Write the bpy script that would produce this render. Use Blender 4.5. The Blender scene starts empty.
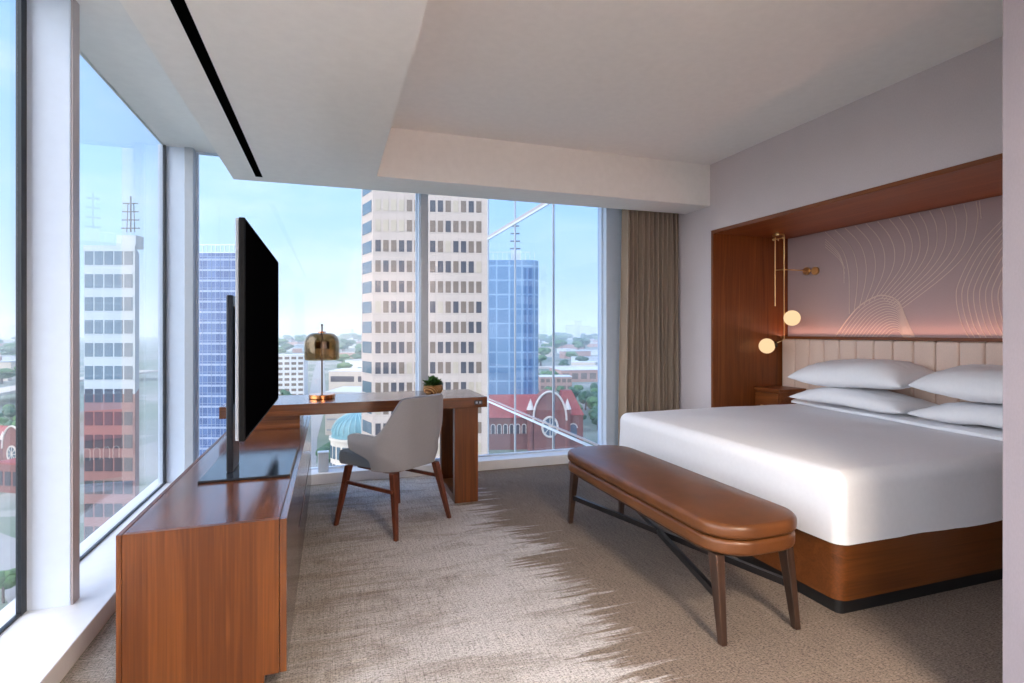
import bpy, bmesh, math, random
from mathutils import Vector, Matrix, Euler
R = random.Random(7)
PI = math.pi
scn = bpy.context.scene
COL = scn.collection

# ------------------------------------------------------------------ camera
YAW = math.atan(181/541)
CAM_H = 1.23
cam = bpy.data.objects.new('camera', bpy.data.cameras.new('camera'))
COL.objects.link(cam)
cam.location = (0, 0, CAM_H)
cam.rotation_euler = (PI/2, 0, -YAW)
cam.data.sensor_width = 36
cam.data.lens = 541/1024*36
cam.data.shift_y = -9.5/1024
cam.data.clip_start = .05
cam.data.clip_end = 9000
scn.camera = cam
scn.view_settings.view_transform = 'Standard'
scn.view_settings.look = 'None'
scn.view_settings.gamma = 1
scn.view_settings.use_curve_mapping = False
scn.view_settings.exposure = 0.56
scn.cycles.use_denoising = True
scn.cycles.max_bounces = 10
scn.cycles.diffuse_bounces = 6
scn.cycles.transparent_max_bounces = 24
scn.cycles.sample_clamp_indirect = 8
scn.cycles.caustics_reflective = False
scn.cycles.caustics_refractive = False

# ------------------------------------------------------------------ materials
def srgb(r, g, b):
    f = lambda v: (v/255/12.92 if v/255 <= .04045 else ((v/255+.055)/1.055)**2.4)
    return (f(r), f(g), f(b), 1)

class NT:
    def __init__(s, name):
        s.m = bpy.data.materials.new(name); s.m.use_nodes = True
        s.t = s.m.node_tree; s.t.nodes.clear()
        s.out = s.n('ShaderNodeOutputMaterial')
    def n(s, t, **kw):
        o = s.t.nodes.new(t)
        for k, v in kw.items():
            if hasattr(o, k): setattr(o, k, v)
            else: o.inputs[k.replace('_', ' ')].default_value = v
        return o
    def l(s, a, b): s.t.links.new(a, b)
    def math(s, op, a, b=None, c=None):
        o = s.t.nodes.new('ShaderNodeMath'); o.operation = op
        for i, v in enumerate((a, b, c)):
            if v is None: continue
            if isinstance(v, (int, float)): o.inputs[i].default_value = v
            else: s.l(v, o.inputs[i])
        return o.outputs[0]
    def ramp(s, fac, stops, interp='LINEAR'):
        o = s.t.nodes.new('ShaderNodeValToRGB'); o.color_ramp.interpolation = interp
        el = o.color_ramp.elements
        while len(el) < len(stops): el.new(.5)
        for e, (p, c) in zip(el, stops): e.position = p; e.color = c
        s.l(fac, o.inputs[0]); return o.outputs[0]
    def mix(s, fac, a, b, mode='MIX'):
        o = s.t.nodes.new('ShaderNodeMix'); o.data_type = 'RGBA'; o.blend_type = mode
        for k, v in ((0, fac), (6, a), (7, b)):
            if isinstance(v, (int, float, tuple)): o.inputs[k].default_value = v
            else: s.l(v, o.inputs[k])
        return o.outputs[2]
    def coord(s, scale=(1, 1, 1), kind='Object', rot=(0, 0, 0)):
        c = s.t.nodes.new('ShaderNodeTexCoord'); m = s.t.nodes.new('ShaderNodeMapping')
        m.inputs['Scale'].default_value = scale; m.inputs['Rotation'].default_value = rot
        s.l(c.outputs[kind], m.inputs[0]); return m.outputs[0]
    def noise(s, vec, scale, detail=4, rough=.55, dist=0):
        o = s.t.nodes.new('ShaderNodeTexNoise'); s.l(vec, o.inputs['Vector'])
        o.inputs['Scale'].default_value = scale; o.inputs['Detail'].default_value = detail
        o.inputs['Roughness'].default_value = rough; o.inputs['Distortion'].default_value = dist
        return o.outputs['Fac']
    def bump(s, h, strength, dist=.01):
        o = s.t.nodes.new('ShaderNodeBump'); o.inputs['Strength'].default_value = strength
        o.inputs['Distance'].default_value = dist; s.l(h, o.inputs['Height']); return o.outputs[0]
    def bsdf(s, color, rough=.5, metal=0, spec=.5, normal=None, **kw):
        b = s.t.nodes.new('ShaderNodeBsdfPrincipled')
        if isinstance(color, tuple): b.inputs['Base Color'].default_value = color
        else: s.l(color, b.inputs['Base Color'])
        if isinstance(rough, (int, float)): b.inputs['Roughness'].default_value = rough
        else: s.l(rough, b.inputs['Roughness'])
        b.inputs['Metallic'].default_value = metal
        b.inputs['Specular IOR Level'].default_value = spec
        if normal is not None: s.l(normal, b.inputs['Normal'])
        for k, v in kw.items(): b.inputs[k.replace('_', ' ')].default_value = v
        s.l(b.outputs[0], s.out.inputs[0]); return b

def plain(name, rgb, rough=.5, metal=0, spec=.5, var=.06, scale=20, bump=0, **kw):
    t = NT(name); v = t.coord()
    n = t.noise(v, scale)
    c = srgb(*rgb)
    lo = tuple(x*(1-var) for x in c[:3])+(1,); hi = tuple(min(1, x*(1+var)) for x in c[:3])+(1,)
    col = t.ramp(n, [(.3, lo), (.7, hi)])
    t.bsdf(col, rough, metal, spec, t.bump(n, bump) if bump else None, **kw)
    return t.m

def wood(name, dark, mid, light, axis='Z', rough=.35, spec=.5, scale=1.0, coat=0.):
    t = NT(name)
    st = {'X': (.55, 9, 9), 'Y': (9, .55, 9), 'Z': (9, 9, .55)}[axis]
    v = t.coord(tuple(a*scale for a in st))
    n1 = t.noise(v, 1.0, 3, .5, 1.2)
    st2 = {'X': (2, 130, 130), 'Y': (130, 2, 130), 'Z': (130, 130, 2)}[axis]
    n2 = t.noise(t.coord(tuple(a*scale for a in st2)), 1.0, 2, .6)
    w = t.math('SINE', t.math('MULTIPLY', n1, 34.))
    f = t.math('ADD', t.math('MULTIPLY', w, .07), t.math('ADD', t.math('MULTIPLY', n1, .62), t.math('MULTIPLY', n2, .45)))
    col = t.ramp(f, [(.22, srgb(*dark)), (.52, srgb(*mid)), (.85, srgb(*light))])
    t.bsdf(col, rough, 0, spec, t.bump(n2, .04), Coat_Weight=coat, Coat_Roughness=.12)
    return t.m

def emit(name, rgb, strength):
    t = NT(name); e = t.n('ShaderNodeEmission'); e.inputs[0].default_value = rgb; e.inputs[1].default_value = strength
    t.l(e.outputs[0], t.out.inputs[0]); return t.m

def glass(name, tint, boost=1.0, refl=(1, 1, 1, 1)):
    """thin window glass: straight-through transmission plus a Schlick reflection"""
    t = NT(name)
    g = t.n('ShaderNodeNewGeometry')
    d = t.t.nodes.new('ShaderNodeVectorMath'); d.operation = 'DOT_PRODUCT'
    t.l(g.outputs['Normal'], d.inputs[0]); t.l(g.outputs['Incoming'], d.inputs[1])
    a = t.math('ABSOLUTE', d.outputs['Value'])
    f = t.math('ADD', t.math('MULTIPLY', t.math('POWER', t.math('SUBTRACT', 1.0, a), 5.0), .96*boost), .04*boost)
    f = t.math('MINIMUM', f, .95)
    tr = t.n('ShaderNodeBsdfTransparent'); tr.inputs[0].default_value = tint
    gl = t.n('ShaderNodeBsdfGlossy'); gl.inputs['Roughness'].default_value = 0.0; gl.inputs[0].default_value = refl
    mx = t.n('ShaderNodeMixShader')
    t.l(f, mx.inputs[0]); t.l(tr.outputs[0], mx.inputs[1]); t.l(gl.outputs[0], mx.inputs[2])
    t.l(mx.outputs[0], t.out.inputs[0]); return t.m

def carpet_mat():
    t = NT('carpet_weave')
    base = t.coord()
    sep = t.n('ShaderNodeSeparateXYZ'); t.l(base, sep.inputs[0])
    X, Y = sep.outputs[0], sep.outputs[1]
    # long streaks that run across the room
    st = t.noise(t.coord((1.3, 15, 1)), 1.0, 5, .7, .5)
    st2 = t.noise(t.coord((2.2, 42, 1)), 1.0, 3, .6)
    big = t.noise(t.coord((.5, .8, 1)), 1.0, 2, .5)
    jag = t.math('ADD', t.math('MULTIPLY', t.math('SUBTRACT', st, .5), 1.25), t.math('MULTIPLY', t.math('SUBTRACT', st2, .5), .55))
    u = t.math('ADD', X, jag)
    u = t.math('ADD', u, t.math('MULTIPLY', t.math('SUBTRACT', big, .5), .5))
    def sm(v, a, b):
        o = t.t.nodes.new('ShaderNodeMapRange'); o.interpolation_type = 'SMOOTHSTEP'
        o.inputs['From Min'].default_value = a; o.inputs['From Max'].default_value = b
        t.l(v, o.inputs['Value']); return o.outputs[0]
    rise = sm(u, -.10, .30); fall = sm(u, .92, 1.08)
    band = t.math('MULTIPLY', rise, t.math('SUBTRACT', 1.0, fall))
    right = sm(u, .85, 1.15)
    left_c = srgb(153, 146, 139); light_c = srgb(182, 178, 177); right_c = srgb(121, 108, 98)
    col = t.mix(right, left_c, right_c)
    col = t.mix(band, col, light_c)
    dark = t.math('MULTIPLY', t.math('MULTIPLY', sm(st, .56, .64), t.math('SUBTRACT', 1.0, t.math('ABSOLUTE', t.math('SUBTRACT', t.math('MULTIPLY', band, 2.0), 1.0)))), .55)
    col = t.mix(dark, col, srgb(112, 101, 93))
    mottle2 = t.math('MULTIPLY', t.math('MULTIPLY', sm(big, .52, .66), band), .35)  # darker mottling inside the pale band of the carpet pattern
    col = t.mix(mottle2, col, srgb(132, 124, 120))
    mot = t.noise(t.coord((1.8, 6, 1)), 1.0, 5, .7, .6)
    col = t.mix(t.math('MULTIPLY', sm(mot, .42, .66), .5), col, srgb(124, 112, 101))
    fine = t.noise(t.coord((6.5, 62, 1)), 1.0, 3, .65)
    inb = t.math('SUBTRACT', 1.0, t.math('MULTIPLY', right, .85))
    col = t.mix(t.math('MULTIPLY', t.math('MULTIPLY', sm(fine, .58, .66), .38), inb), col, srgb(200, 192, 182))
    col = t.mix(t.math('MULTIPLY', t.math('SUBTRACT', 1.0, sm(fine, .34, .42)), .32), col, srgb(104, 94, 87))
    # loops of the weave
    loop = t.noise(t.coord((70, 190, 1)), 1.0, 2, .7)
    loop2 = t.noise(base, 150., 2, .7)
    grid = t.noise(t.coord((240, 7, 1)), 1.0, 2, .6)
    f = t.math('ADD', t.math('MULTIPLY', loop, .5), t.math('ADD', t.math('MULTIPLY', loop2, .45), t.math('MULTIPLY', grid, .25)))
    k = t.ramp(f, [(.47, (.38, .37, .36, 1)), (.59, (1, 1, 1, 1)), (.72, (1.45, 1.45, 1.45, 1))])
    col = t.mix(1.0, col, k, 'MULTIPLY')
    t.bsdf(col, .95, 0, .1, t.bump(f, .6, .01))
    return t.m

def fabric(name, rgb, scale=300, var=.12, bump=.25, rough=.9, sheen=.2):
    t = NT(name); v = t.coord((scale, scale, scale*.35))
    n = t.noise(v, 1.0, 3, .7)
    n0 = t.noise(t.coord(), 5, 2)
    c = srgb(*rgb)
    lo = tuple(x*(1-var) for x in c[:3])+(1,); hi = tuple(min(1, x*(1+var)) for x in c[:3])+(1,)
    f = t.math('ADD', t.math('MULTIPLY', n, .8), t.math('MULTIPLY', n0, .2))
    t.bsdf(t.ramp(f, [(.35, lo), (.65, hi)]), rough, 0, .2, t.bump(n, bump, .004), Sheen_Weight=sheen)
    return t.m

def facade(name, rgb, bw, bh, line=.03, dark=.82, rough=.7):
    """stone panels with joints, in wall coordinates of the building (x along, z up)"""
    t = NT(name); c = t.coord(rot=(PI/2, 0, 0))
    b = t.n('ShaderNodeTexBrick'); t.l(c, b.inputs['Vector'])
    col = srgb(*rgb)
    b.inputs['Color1'].default_value = col; b.inputs['Color2'].default_value = tuple(x*.95 for x in col[:3])+(1,)
    b.inputs['Mortar'].default_value = tuple(x*dark for x in col[:3])+(1,)
    b.inputs['Scale'].default_value = 1; b.inputs['Mortar Size'].default_value = line
    b.inputs['Brick Width'].default_value = bw; b.inputs['Row Height'].default_value = bh; b.offset = 0
    t.bsdf(b.outputs[0], rough, 0, .3); return t.m

M = {}
M['white_paint'] = plain('white_paint', (236, 235, 234), .55, var=.02)
M['ceiling'] = plain('ceiling_paint', (244, 241, 237), .8, var=.02)
M['white_metal'] = plain('white_window_metal', (200, 212, 228), .35, var=.02)
M['grey_metal'] = plain('grey_window_metal', (168, 174, 182), .4, var=.03)
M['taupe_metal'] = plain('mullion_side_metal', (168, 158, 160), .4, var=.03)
M['black_metal'] = plain('black_gasket', (22, 27, 34), .4, var=.1)
M['sill'] = plain('white_sill', (218, 220, 226), .3, var=.02)
M['sill_face'] = plain('sill_front_face', (206, 202, 200), .5, var=.03)
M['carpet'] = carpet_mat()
M['wallcover'] = fabric('woven_wallcovering', (212, 203, 206), 220, .05, .12, .85, 0)
M['entrywall'] = fabric('entry_wallcovering', (142, 136, 145), 220, .04, .1, .85, 0)
W1 = ((58, 28, 8), (90, 46, 13), (120, 68, 26))
M['wood_v'] = wood('walnut_vertical_grain', *W1, 'Z', .32)
M['door_v'] = wood('walnut_door_grain', *W1, 'Z', .22, coat=.7)
M['wood_y'] = wood('walnut_lengthwise_grain', *W1, 'Y', .22, coat=.45)
M['wood_x'] = wood('walnut_crosswise_grain', *W1, 'X', .22, coat=.45)
W2 = ((88, 43, 14), (124, 65, 25), (148, 86, 38))
M['niche_v'] = wood('niche_veneer_vertical', *W2, 'Z', .4)
M['niche_y'] = wood('niche_veneer_lengthwise', *W2, 'Y', .4)
M['bedwood'] = wood('bed_base_veneer', (74, 39, 14), (104, 57, 23), (124, 72, 34), 'X', .33)
M['bedwood_y'] = wood('bed_base_foot_veneer', (74, 39, 14), (104, 57, 23), (124, 72, 34), 'Y', .33)
M['door_gloss'] = plain('glossy_door_front', (120, 98, 82), .1, var=.03, Coat_Weight=.6)
M['darkwood'] = wood('dark_stained_legs', (30, 20, 14), (54, 36, 27), (76, 53, 40), 'Z', .4)
M['chairleg'] = wood('chair_leg_walnut', (52, 24, 15), (88, 44, 28), (118, 64, 42), 'Z', .35)
M['black'] = plain('black_plinth', (20, 19, 20), .5, var=.1)
M['tv_black'] = plain('tv_screen', (7, 7, 9), .2, var=.05, spec=.0)
M['tv_case'] = plain('tv_casing', (10, 11, 13), .6, 0, .15, var=.1)
M['tv_back'] = plain('tv_silver_back', (150, 158, 168), .35, 0, .5, var=.04)
M['tv_stand'] = plain('stand_dark_metal', (24, 27, 34), .3, .3, var=.1)
M['tv_base'] = plain('stand_base_glossy', (34, 37, 43), .12, 0, .6, var=.08)
M['brass'] = plain('brushed_brass', (230, 192, 136), .3, 1, var=.06)
M['copper'] = plain('polished_copper', (222, 146, 92), .15, 1, var=.05)
M['bronze'] = plain('dark_bronze', (82, 62, 42), .35, .8, var=.1)
M['linen'] = plain('white_linen', (240, 239, 241), .8, var=.015, scale=60)
M['duvet'] = plain('white_duvet', (236, 235, 238), .85, var=.015, scale=40)
M['headboard'] = fabric('cream_upholstery', (228, 203, 188), 260, .05, .12, .7)
M['panel'] = fabric('mauve_wall_panel', (184, 163, 162), 240, .04, .1, .7, 0)
M['rib'] = plain('raised_pale_rib', (214, 195, 184), .5, var=.03)
M['chair_shell'] = fabric('grey_chair_fabric', (134, 134, 140), 330, .08, .15)
M['chair_seat'] = fabric('slate_seat_fabric', (104, 116, 130), 330, .1, .15)
M['curtain'] = fabric('taupe_curtain', (150, 134, 118), 200, .07, .15, .95)
M['basket'] = None
M['leaf'] = plain('dark_green_leaf', (52, 92, 40), .5, var=.35, scale=60)
M['soil'] = plain('potting_soil', (50, 38, 28), .9, var=.2, scale=60)
M['outlet'] = plain('black_outlet_plate', (14, 14, 16), .35, var=.1)
M['black_steel'] = plain('black_steel_bar', (36, 33, 34), .35, .4, var=.08)
M['void'] = plain('black_void', (6, 6, 6), 1.0, 0, 0, var=.01)
M['fill_emitter'] = emit('added_fill_emission', (1, .85, .68, 1), 105)
M['globe'] = emit('frosted_globe_lit', (1, .68, .38, 1), .74)
M['window_glass'] = glass('window_glass', (.985, .99, .99, 1), .75)
M['return_glass'] = glass('blue_tinted_facade_glass', (.90, .94, 1.0, 1), .35)
M['smoked'] = glass('smoked_amber_glass', (.66, .56, .43, 1), 1.4, (1, .9, .75, 1))

# leather with worn tone
t = NT('tan_leather'); n = t.noise(t.coord(), 7, 4); n2 = t.noise(t.coord(), 260, 3)
t.bsdf(t.ramp(n, [(.3, srgb(84, 48, 22)), (.7, srgb(104, 61, 30))]), .36, 0, .5, t.bump(n2, .12, .003)); M['leather'] = t.m
# woven basket
t = NT('woven_basket'); c = t.coord()
w = t.n('ShaderNodeTexWave', bands_direction='DIAGONAL'); t.l(c, w.inputs['Vector'])
w.inputs['Scale'].default_value = 30; w.inputs['Distortion'].default_value = 1.5
t.bsdf(t.ramp(w.outputs['Fac'], [(.2, srgb(112, 72, 40)), (.6, srgb(186, 138, 88)), (.9, srgb(210, 168, 116))]), .7, 0, .3, t.bump(w.outputs['Fac'], .7, .01)); M['basket'] = t.m

# ------------------------------------------------------------------ mesh helpers
def link(name, me, mat, parent=None, smooth=False, auto=None):
    o = bpy.data.objects.new(name, me); COL.objects.link(o)
    if mat is not None: me.materials.append(mat)
    if parent is not None: o.parent = parent
    if smooth:
        for p in me.polygons: p.use_smooth = True
    return o

class MB:
    """collects shapes, then becomes one mesh object"""
    def __init__(s): s.bm = bmesh.new()
    def box(s, x0, x1, y0, y1, z0, z1, bevel=0, seg=2):
        r = bmesh.ops.create_cube(s.bm, size=1)
        vs = r['verts']
        for v in vs:
            v.co = Vector(((x0+x1)/2+v.co.x*(x1-x0), (y0+y1)/2+v.co.y*(y1-y0), (z0+z1)/2+v.co.z*(z1-z0)))
        if bevel:
            es = list({e for v in vs for e in v.link_edges})
            bmesh.ops.bevel(s.bm, geom=es, offset=bevel, segments=seg, affect='EDGES', profile=.5)
        return s
    def tube(s, pts, r, seg=10, cap=True):
        pts = [Vector(p) for p in pts]; n = len(pts)
        rr = r if isinstance(r, (list, tuple)) else [r]*n
        rings = []; up = None
        for i, p in enumerate(pts):
            t = (pts[min(i+1, n-1)]-pts[max(i-1, 0)]).normalized()
            if up is None: up = Vector((0, 0, 1)) if abs(t.z) < .9 else Vector((1, 0, 0))
            a = t.cross(up).normalized(); b = a.cross(t).normalized(); up = b
            rings.append([s.bm.verts.new(p+(a*math.cos(2*PI*k/seg)+b*math.sin(2*PI*k/seg))*rr[i]) for k in range(seg)])
        for i in range(n-1):
            for k in range(seg):
                s.bm.faces.new((rings[i][k], rings[i][(k+1) % seg], rings[i+1][(k+1) % seg], rings[i+1][k]))
        if cap:
            s.bm.faces.new(rings[0][::-1]); s.bm.faces.new(rings[-1])
        return s
    def rings(s, loops, cap0=True, cap1=True):
        R_ = [[s.bm.verts.new(p) for p in L] for L in loops]; n = len(loops[0])
        for a, b in zip(R_[:-1], R_[1:]):
            for k in range(n): s.bm.faces.new((a[k], a[(k+1) % n], b[(k+1) % n], b[k]))
        if cap0: s.bm.faces.new(R_[0][::-1])
        if cap1: s.bm.faces.new(R_[-1])
        return s
    def lathe(s, prof, center=(0, 0, 0), seg=32, cap0=True, cap1=True):
        loops = [[(center[0]+r*math.cos(2*PI*k/seg), center[1]+r*math.sin(2*PI*k/seg), center[2]+z) for k in range(seg)] for r, z in prof]
        return s.rings(loops, cap0, cap1)
    def sphere(s, c, r, seg=24):
        bmesh.ops.create_uvsphere(s.bm, u_segments=seg, v_segments=seg//2+2, radius=r, matrix=Matrix.Translation(c)); return s
    def prism(s, poly, a, b, axis='Z'):
        """extrude a 2D outline from a to b along an axis"""
        f = {'Z': lambda p, h: (p[0], p[1], h), 'Y': lambda p, h: (p[0], h, p[1]), 'X': lambda p, h: (h, p[0], p[1])}[axis]
        return s.rings([[f(p, a) for p in poly], [f(p, b) for p in poly]])
    def taper(s, p0, p1, w0, w1, d0=None, d1=None, bevel=.004):
        """four-sided tapered leg from p0 (bottom) to p1 (top)"""
        d0 = d0 or w0; d1 = d1 or w1
        L = []
        for p, w, d in ((p0, w0, d0), (p1, w1, d1)):
            L.append([(p[0]-w/2, p[1]-d/2, p[2]), (p[0]+w/2, p[1]-d/2, p[2]), (p[0]+w/2, p[1]+d/2, p[2]), (p[0]-w/2, p[1]+d/2, p[2])])
        n0 = len(s.bm.verts)
        s.rings(L)
        if bevel:
            s.bm.verts.ensure_lookup_table()
            vs = s.bm.verts[n0:]
            es = list({e for v in vs for e in v.link_edges})
            bmesh.ops.bevel(s.bm, geom=es, offset=bevel, segments=2, affect='EDGES', profile=.5)
        return s
    def build(s, name, mat, parent=None, smooth=False, sub=0):
        bmesh.ops.recalc_face_normals(s.bm, faces=s.bm.faces)
        me = bpy.data.meshes.new(name); s.bm.to_mesh(me); s.bm.free()
        o = link(name, me, mat, parent, smooth)
        if sub:
            m = o.modifiers.new('sub', 'SUBSURF'); m.levels = sub; m.render_levels = sub
        if smooth and not sub:
            try: me.set_sharp_from_angle(angle=math.radians(40))
            except Exception: pass
        return o

def rrect(x0, x1, y0, y1, r, n=8):
    """rounded rectangle outline, counter-clockwise"""
    P = []
    for cx, cy, a0 in ((x1-r, y0+r, -PI/2), (x1-r, y1-r, 0), (x0+r, y1-r, PI/2), (x0+r, y0+r, PI)):
        for k in range(n+1):
            a = a0+PI/2*k/n
            P.append((cx+r*math.cos(a), cy+r*math.sin(a)))
    return P

def thing(name, label, cat, loc=(0, 0, 0), rz=0, group=None):
    o = bpy.data.objects.new(name, None); COL.objects.link(o)
    o.location = loc; o.rotation_euler = (0, 0, rz); o.empty_display_size = .1
    return tag(o, label, cat, group)
def tag(o, label=None, cat=None, group=None, kind=None):
    if label: o['label'] = label
    if cat: o['category'] = cat
    if group: o['group'] = group
    if kind: o['kind'] = kind
    return o
def struct(o): o['kind'] = 'structure'; return o
def kids(o): return [c for c in bpy.data.objects if c.parent == o]
def copy_tree(o, loc=None, rz=None, label=None):
    c = o.copy(); COL.objects.link(c)
    for ch in kids(o):
        d = ch.copy(); COL.objects.link(d); d.parent = c
        for g in kids(ch):
            e = g.copy(); COL.objects.link(e); e.parent = d
    if loc is not None: c.location = loc
    if rz is not None: c.rotation_euler = (0, 0, rz)
    if label: c['label'] = label
    return c

# ------------------------------------------------------------------ room shell
GX, GY = -1.19, 4.80            # glass planes of the left and far windows
SZ, CZ, PZ = 2.37, 2.74, 2.63   # soffit, ceiling, window head
YB = -2.6                       # wall behind the camera
WX = 3.25                       # right wall face
NX, NY0, NY1, NZ = 4.10, 1.42, 4.012, 2.11  # bed niche: back, near, far, top
ND = .0                         # niche bottom

b = MB(); b.box(GX-.12, 4.4, YB-.15, GY+.1, -.20, 0); struct(b.build('floor', M['carpet']))
b = MB(); b.box(.317, WX+.2, YB-.15, 4.07, CZ, CZ+.25); struct(b.build('ceiling', M['ceiling']))
# dropped soffit, L-shaped, beside both windows
b = MB()
b.prism([(-.69, YB-.1), (.317, YB-.1), (.317, 4.07), (WX+.02, 4.07), (WX+.02, 4.43), (-.69, 4.49)], SZ, CZ+.25)
struct(b.build('trim_1', M['ceiling']))
# window-head pocket above the glass and the roof slab above everything
b = MB()
b.box(GX-.02, -.69, YB-.1, GY+.03, PZ+.01, PZ+.3)
b.box(-.69, WX+.2, 4.46, GY+.03, PZ+.01, PZ+.3)
struct(b.build('trim_2', M['white_paint']))
b = MB(); b.box(GX-.14, 4.5, YB-.2, GY+.1, CZ+.25, CZ+.6); struct(b.build('trim_3', M['white_paint']))

# right wall with the bed niche
b = MB()
b.box(WX, 4.4, 4.043, 4.44, 0, CZ)
b.box(WX, WX+.16, NY0-.031, 4.043, NZ+.031, CZ)
b.box(WX, WX+.16, .9, NY0-.031, 0, CZ)
b.box(WX+.02, 4.4, 4.44, GY+.08, 0, CZ+.1)
struct(b.build('wall_right', M['wallcover']))
b = MB(); b.box(NX+.001, NX+.2, NY0-.2, 4.06, 0, NZ+.031); b.box(WX+.16, NX+.2, NY0-.2, 4.06, NZ+.031, CZ); b.box(WX+.16, NX+.001, NY0-.2, NY0-.031, 0, NZ+.031)
struct(b.build('wall_niche', M['wallcover']))
# wall at the entry, its end seen at the right edge of the photo
b = MB(); b.box(1.90, 2.04, YB, 1.066, 0, CZ+.05); b.box(2.04, WX+.1, .92, 1.066, 0, CZ+.05)
struct(b.build('wall_entry', M['entrywall']))
b = MB(); b.box(GX-.1, 2.04, YB-.15, YB, 0, CZ+.1); struct(b.build('wall_back', M['wallcover']))

# niche lining (veneer frame set into the wall)
b = MB()
b.box(WX-.012, NX, NY1, NY1+.03, 0, NZ+.03)
niche = b.build('trim_4', M['niche_v']); struct(niche)
b = MB(); b.box(WX-.012, NX, NY0-.03, NY1, NZ, NZ+.03); struct(b.build('trim_5', M['niche_y']))
b = MB(); b.box(WX-.012, NX, NY0-.03, NY0, 0, NZ); struct(b.build('trim_6', M['niche_v']))

# window sills: raised white curb along both glass walls
b = MB(); b.box(GX-.1, -.90, YB, GY+.08, 0, .085, .004); b.box(-.90, WX, 4.63, GY+.08, 0, .085, .004)
struct(b.build('trim_7', M['sill']))

# windows: frame and pane each
def window(n, axis, a0, a1, z0=.085, z1=PZ+.01, dark=True):
    w = bpy.data.objects.new('window_%d' % n, None); COL.objects.link(w); struct(w)
    f = MB(); g = MB(); t = .045
    if axis == 'Y':   # on the left wall, runs along Y
        g.box(GX-.012, GX, a0+.01, a1-.01, z0+.005, z1)
        f.box(GX-.012, GX+.006, a0, a0+.012, z0, z1); f.box(GX-.012, GX+.006, a1-.042, a1, z0, z1)
        f.box(GX-.012, GX+.004, a0+.012, a1-.042, z0, z0+.010)
    else:
        g.box(a0+.01, a1-.01, GY, GY+.012, z0+.005, z1)
        f.box(a0, a0+.014, GY-.01, GY+.03, z0, z1); f.box(a1-.014, a1, GY-.01, GY+.03, z0, z1)
        f.box(a0+.014, a1-.014, GY-.01, GY+.03, z0, z0+.012)
        f.box(a0+.014, a1-.014, GY-.01, GY+.03, z1-.012, z1)
    f.build('window_frame', M['black_metal'] if axis == 'Y' else M['white_metal'], w); g.build('glass_pane', M['window_glass'], w)
    return w
window(1, 'Y', .80, 2.737)
window(2, 'Y', 2.80, 4.74)
window(3, 'X', -1.0, .725)
window(4, 'X', .80, 2.55)
window(5, 'Y', -1.20, .76)
window(6, 'Y', YB, -1.24)
# mullion fins
for i, y in enumerate((-1.22, .78, 2.77)):
    b = MB(); b.box(-1.168, -1.035, y-.035, y+.035, .08, PZ+.02, .003); b.box(GX-.03, -1.168, y-.032, y+.035, .08, PZ+.02)
    struct(b.build('trim_%d' % (8+i), M['white_metal']))
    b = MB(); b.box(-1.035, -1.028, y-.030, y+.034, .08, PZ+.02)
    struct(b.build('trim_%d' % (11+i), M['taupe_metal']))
b = MB(); b.box(GX-.05, -1.06, 4.725, 4.86, .08, PZ+.02, .003); struct(b.build('trim_14', M['white_metal']))
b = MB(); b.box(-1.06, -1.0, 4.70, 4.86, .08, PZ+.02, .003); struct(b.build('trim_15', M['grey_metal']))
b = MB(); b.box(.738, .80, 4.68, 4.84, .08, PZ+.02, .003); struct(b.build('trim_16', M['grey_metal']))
b = MB(); b.box(.722, .738, 4.685, 4.84, .08, PZ+.02); struct(b.build('trim_17', M['white_metal']))  # whiter left face: light from the left window put into the colour
b = MB(); b.box(2.55, WX+.1, 4.72, 4.9, .08, PZ+.1, .003); struct(b.build('wall_far', M['white_metal']))

# linear slot vent in the soffit
v = thing('slot_vent', 'long black slot vent cut into the white lowered ceiling', 'air vent', (-.50, 0, SZ))
b = MB(); b.box(-.024, .024, YB+.4, 4.36, -.001, .012); b.build('slot_opening', M['void'], v)
b = MB(); b.box(-.028, -.024, YB+.4, 4.36, -.002, .006); b.box(.024, .028, YB+.4, 4.36, -.002, .006); b.build('slot_frame', M['white_paint'], v)

# ------------------------------------------------------------------ curtain
t_ = thing('curtain', 'tall pleated taupe curtain hanging at the right of far window', 'curtain', (2.955, 4.565, 0))
def curtain_mesh():
    nx, nz = 190, 24; bm = bmesh.new(); W = .62; Ht = PZ-.02
    grid = []
    for j in range(nz+1):
        z = .02+Ht*j/nz; row = []
        spread = 1+.04*(1-j/nz)
        for i in range(nx+1):
            u = i/nx
            ph = 2*PI*u*11.5+.5*math.sin(7*u+1.3)+.12*math.sin(j*.3+u*9)
            amp = .034+.010*math.sin(u*23)
            x = (u-.5)*W*spread+.012*math.sin(2*ph)
            if u < .08: x -= .03*(1-j/nz)*(1-u/.08)
            row.append(bm.verts.new((x, amp*math.sin(ph)+.01*math.sin(u*17+j*.2), z)))
        grid.append(row)
    for j in range(nz):
        for i in range(nx):
            bm.faces.new((grid[j][i], grid[j][i+1], grid[j+1][i+1], grid[j+1][i]))
    me = bpy.data.meshes.new('curtain_cloth'); bm.to_mesh(me); bm.free(); return me
o = link('curtain_cloth', curtain_mesh(), M['curtain'], t_, True)
m = o.modifiers.new('thick', 'SOLIDIFY'); m.thickness = .004
b = MB(); b.box(-.33, .28, -.015, .015, PZ-.005, PZ+.008); b.build('curtain_track', M['grey_metal'], t_)

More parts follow.
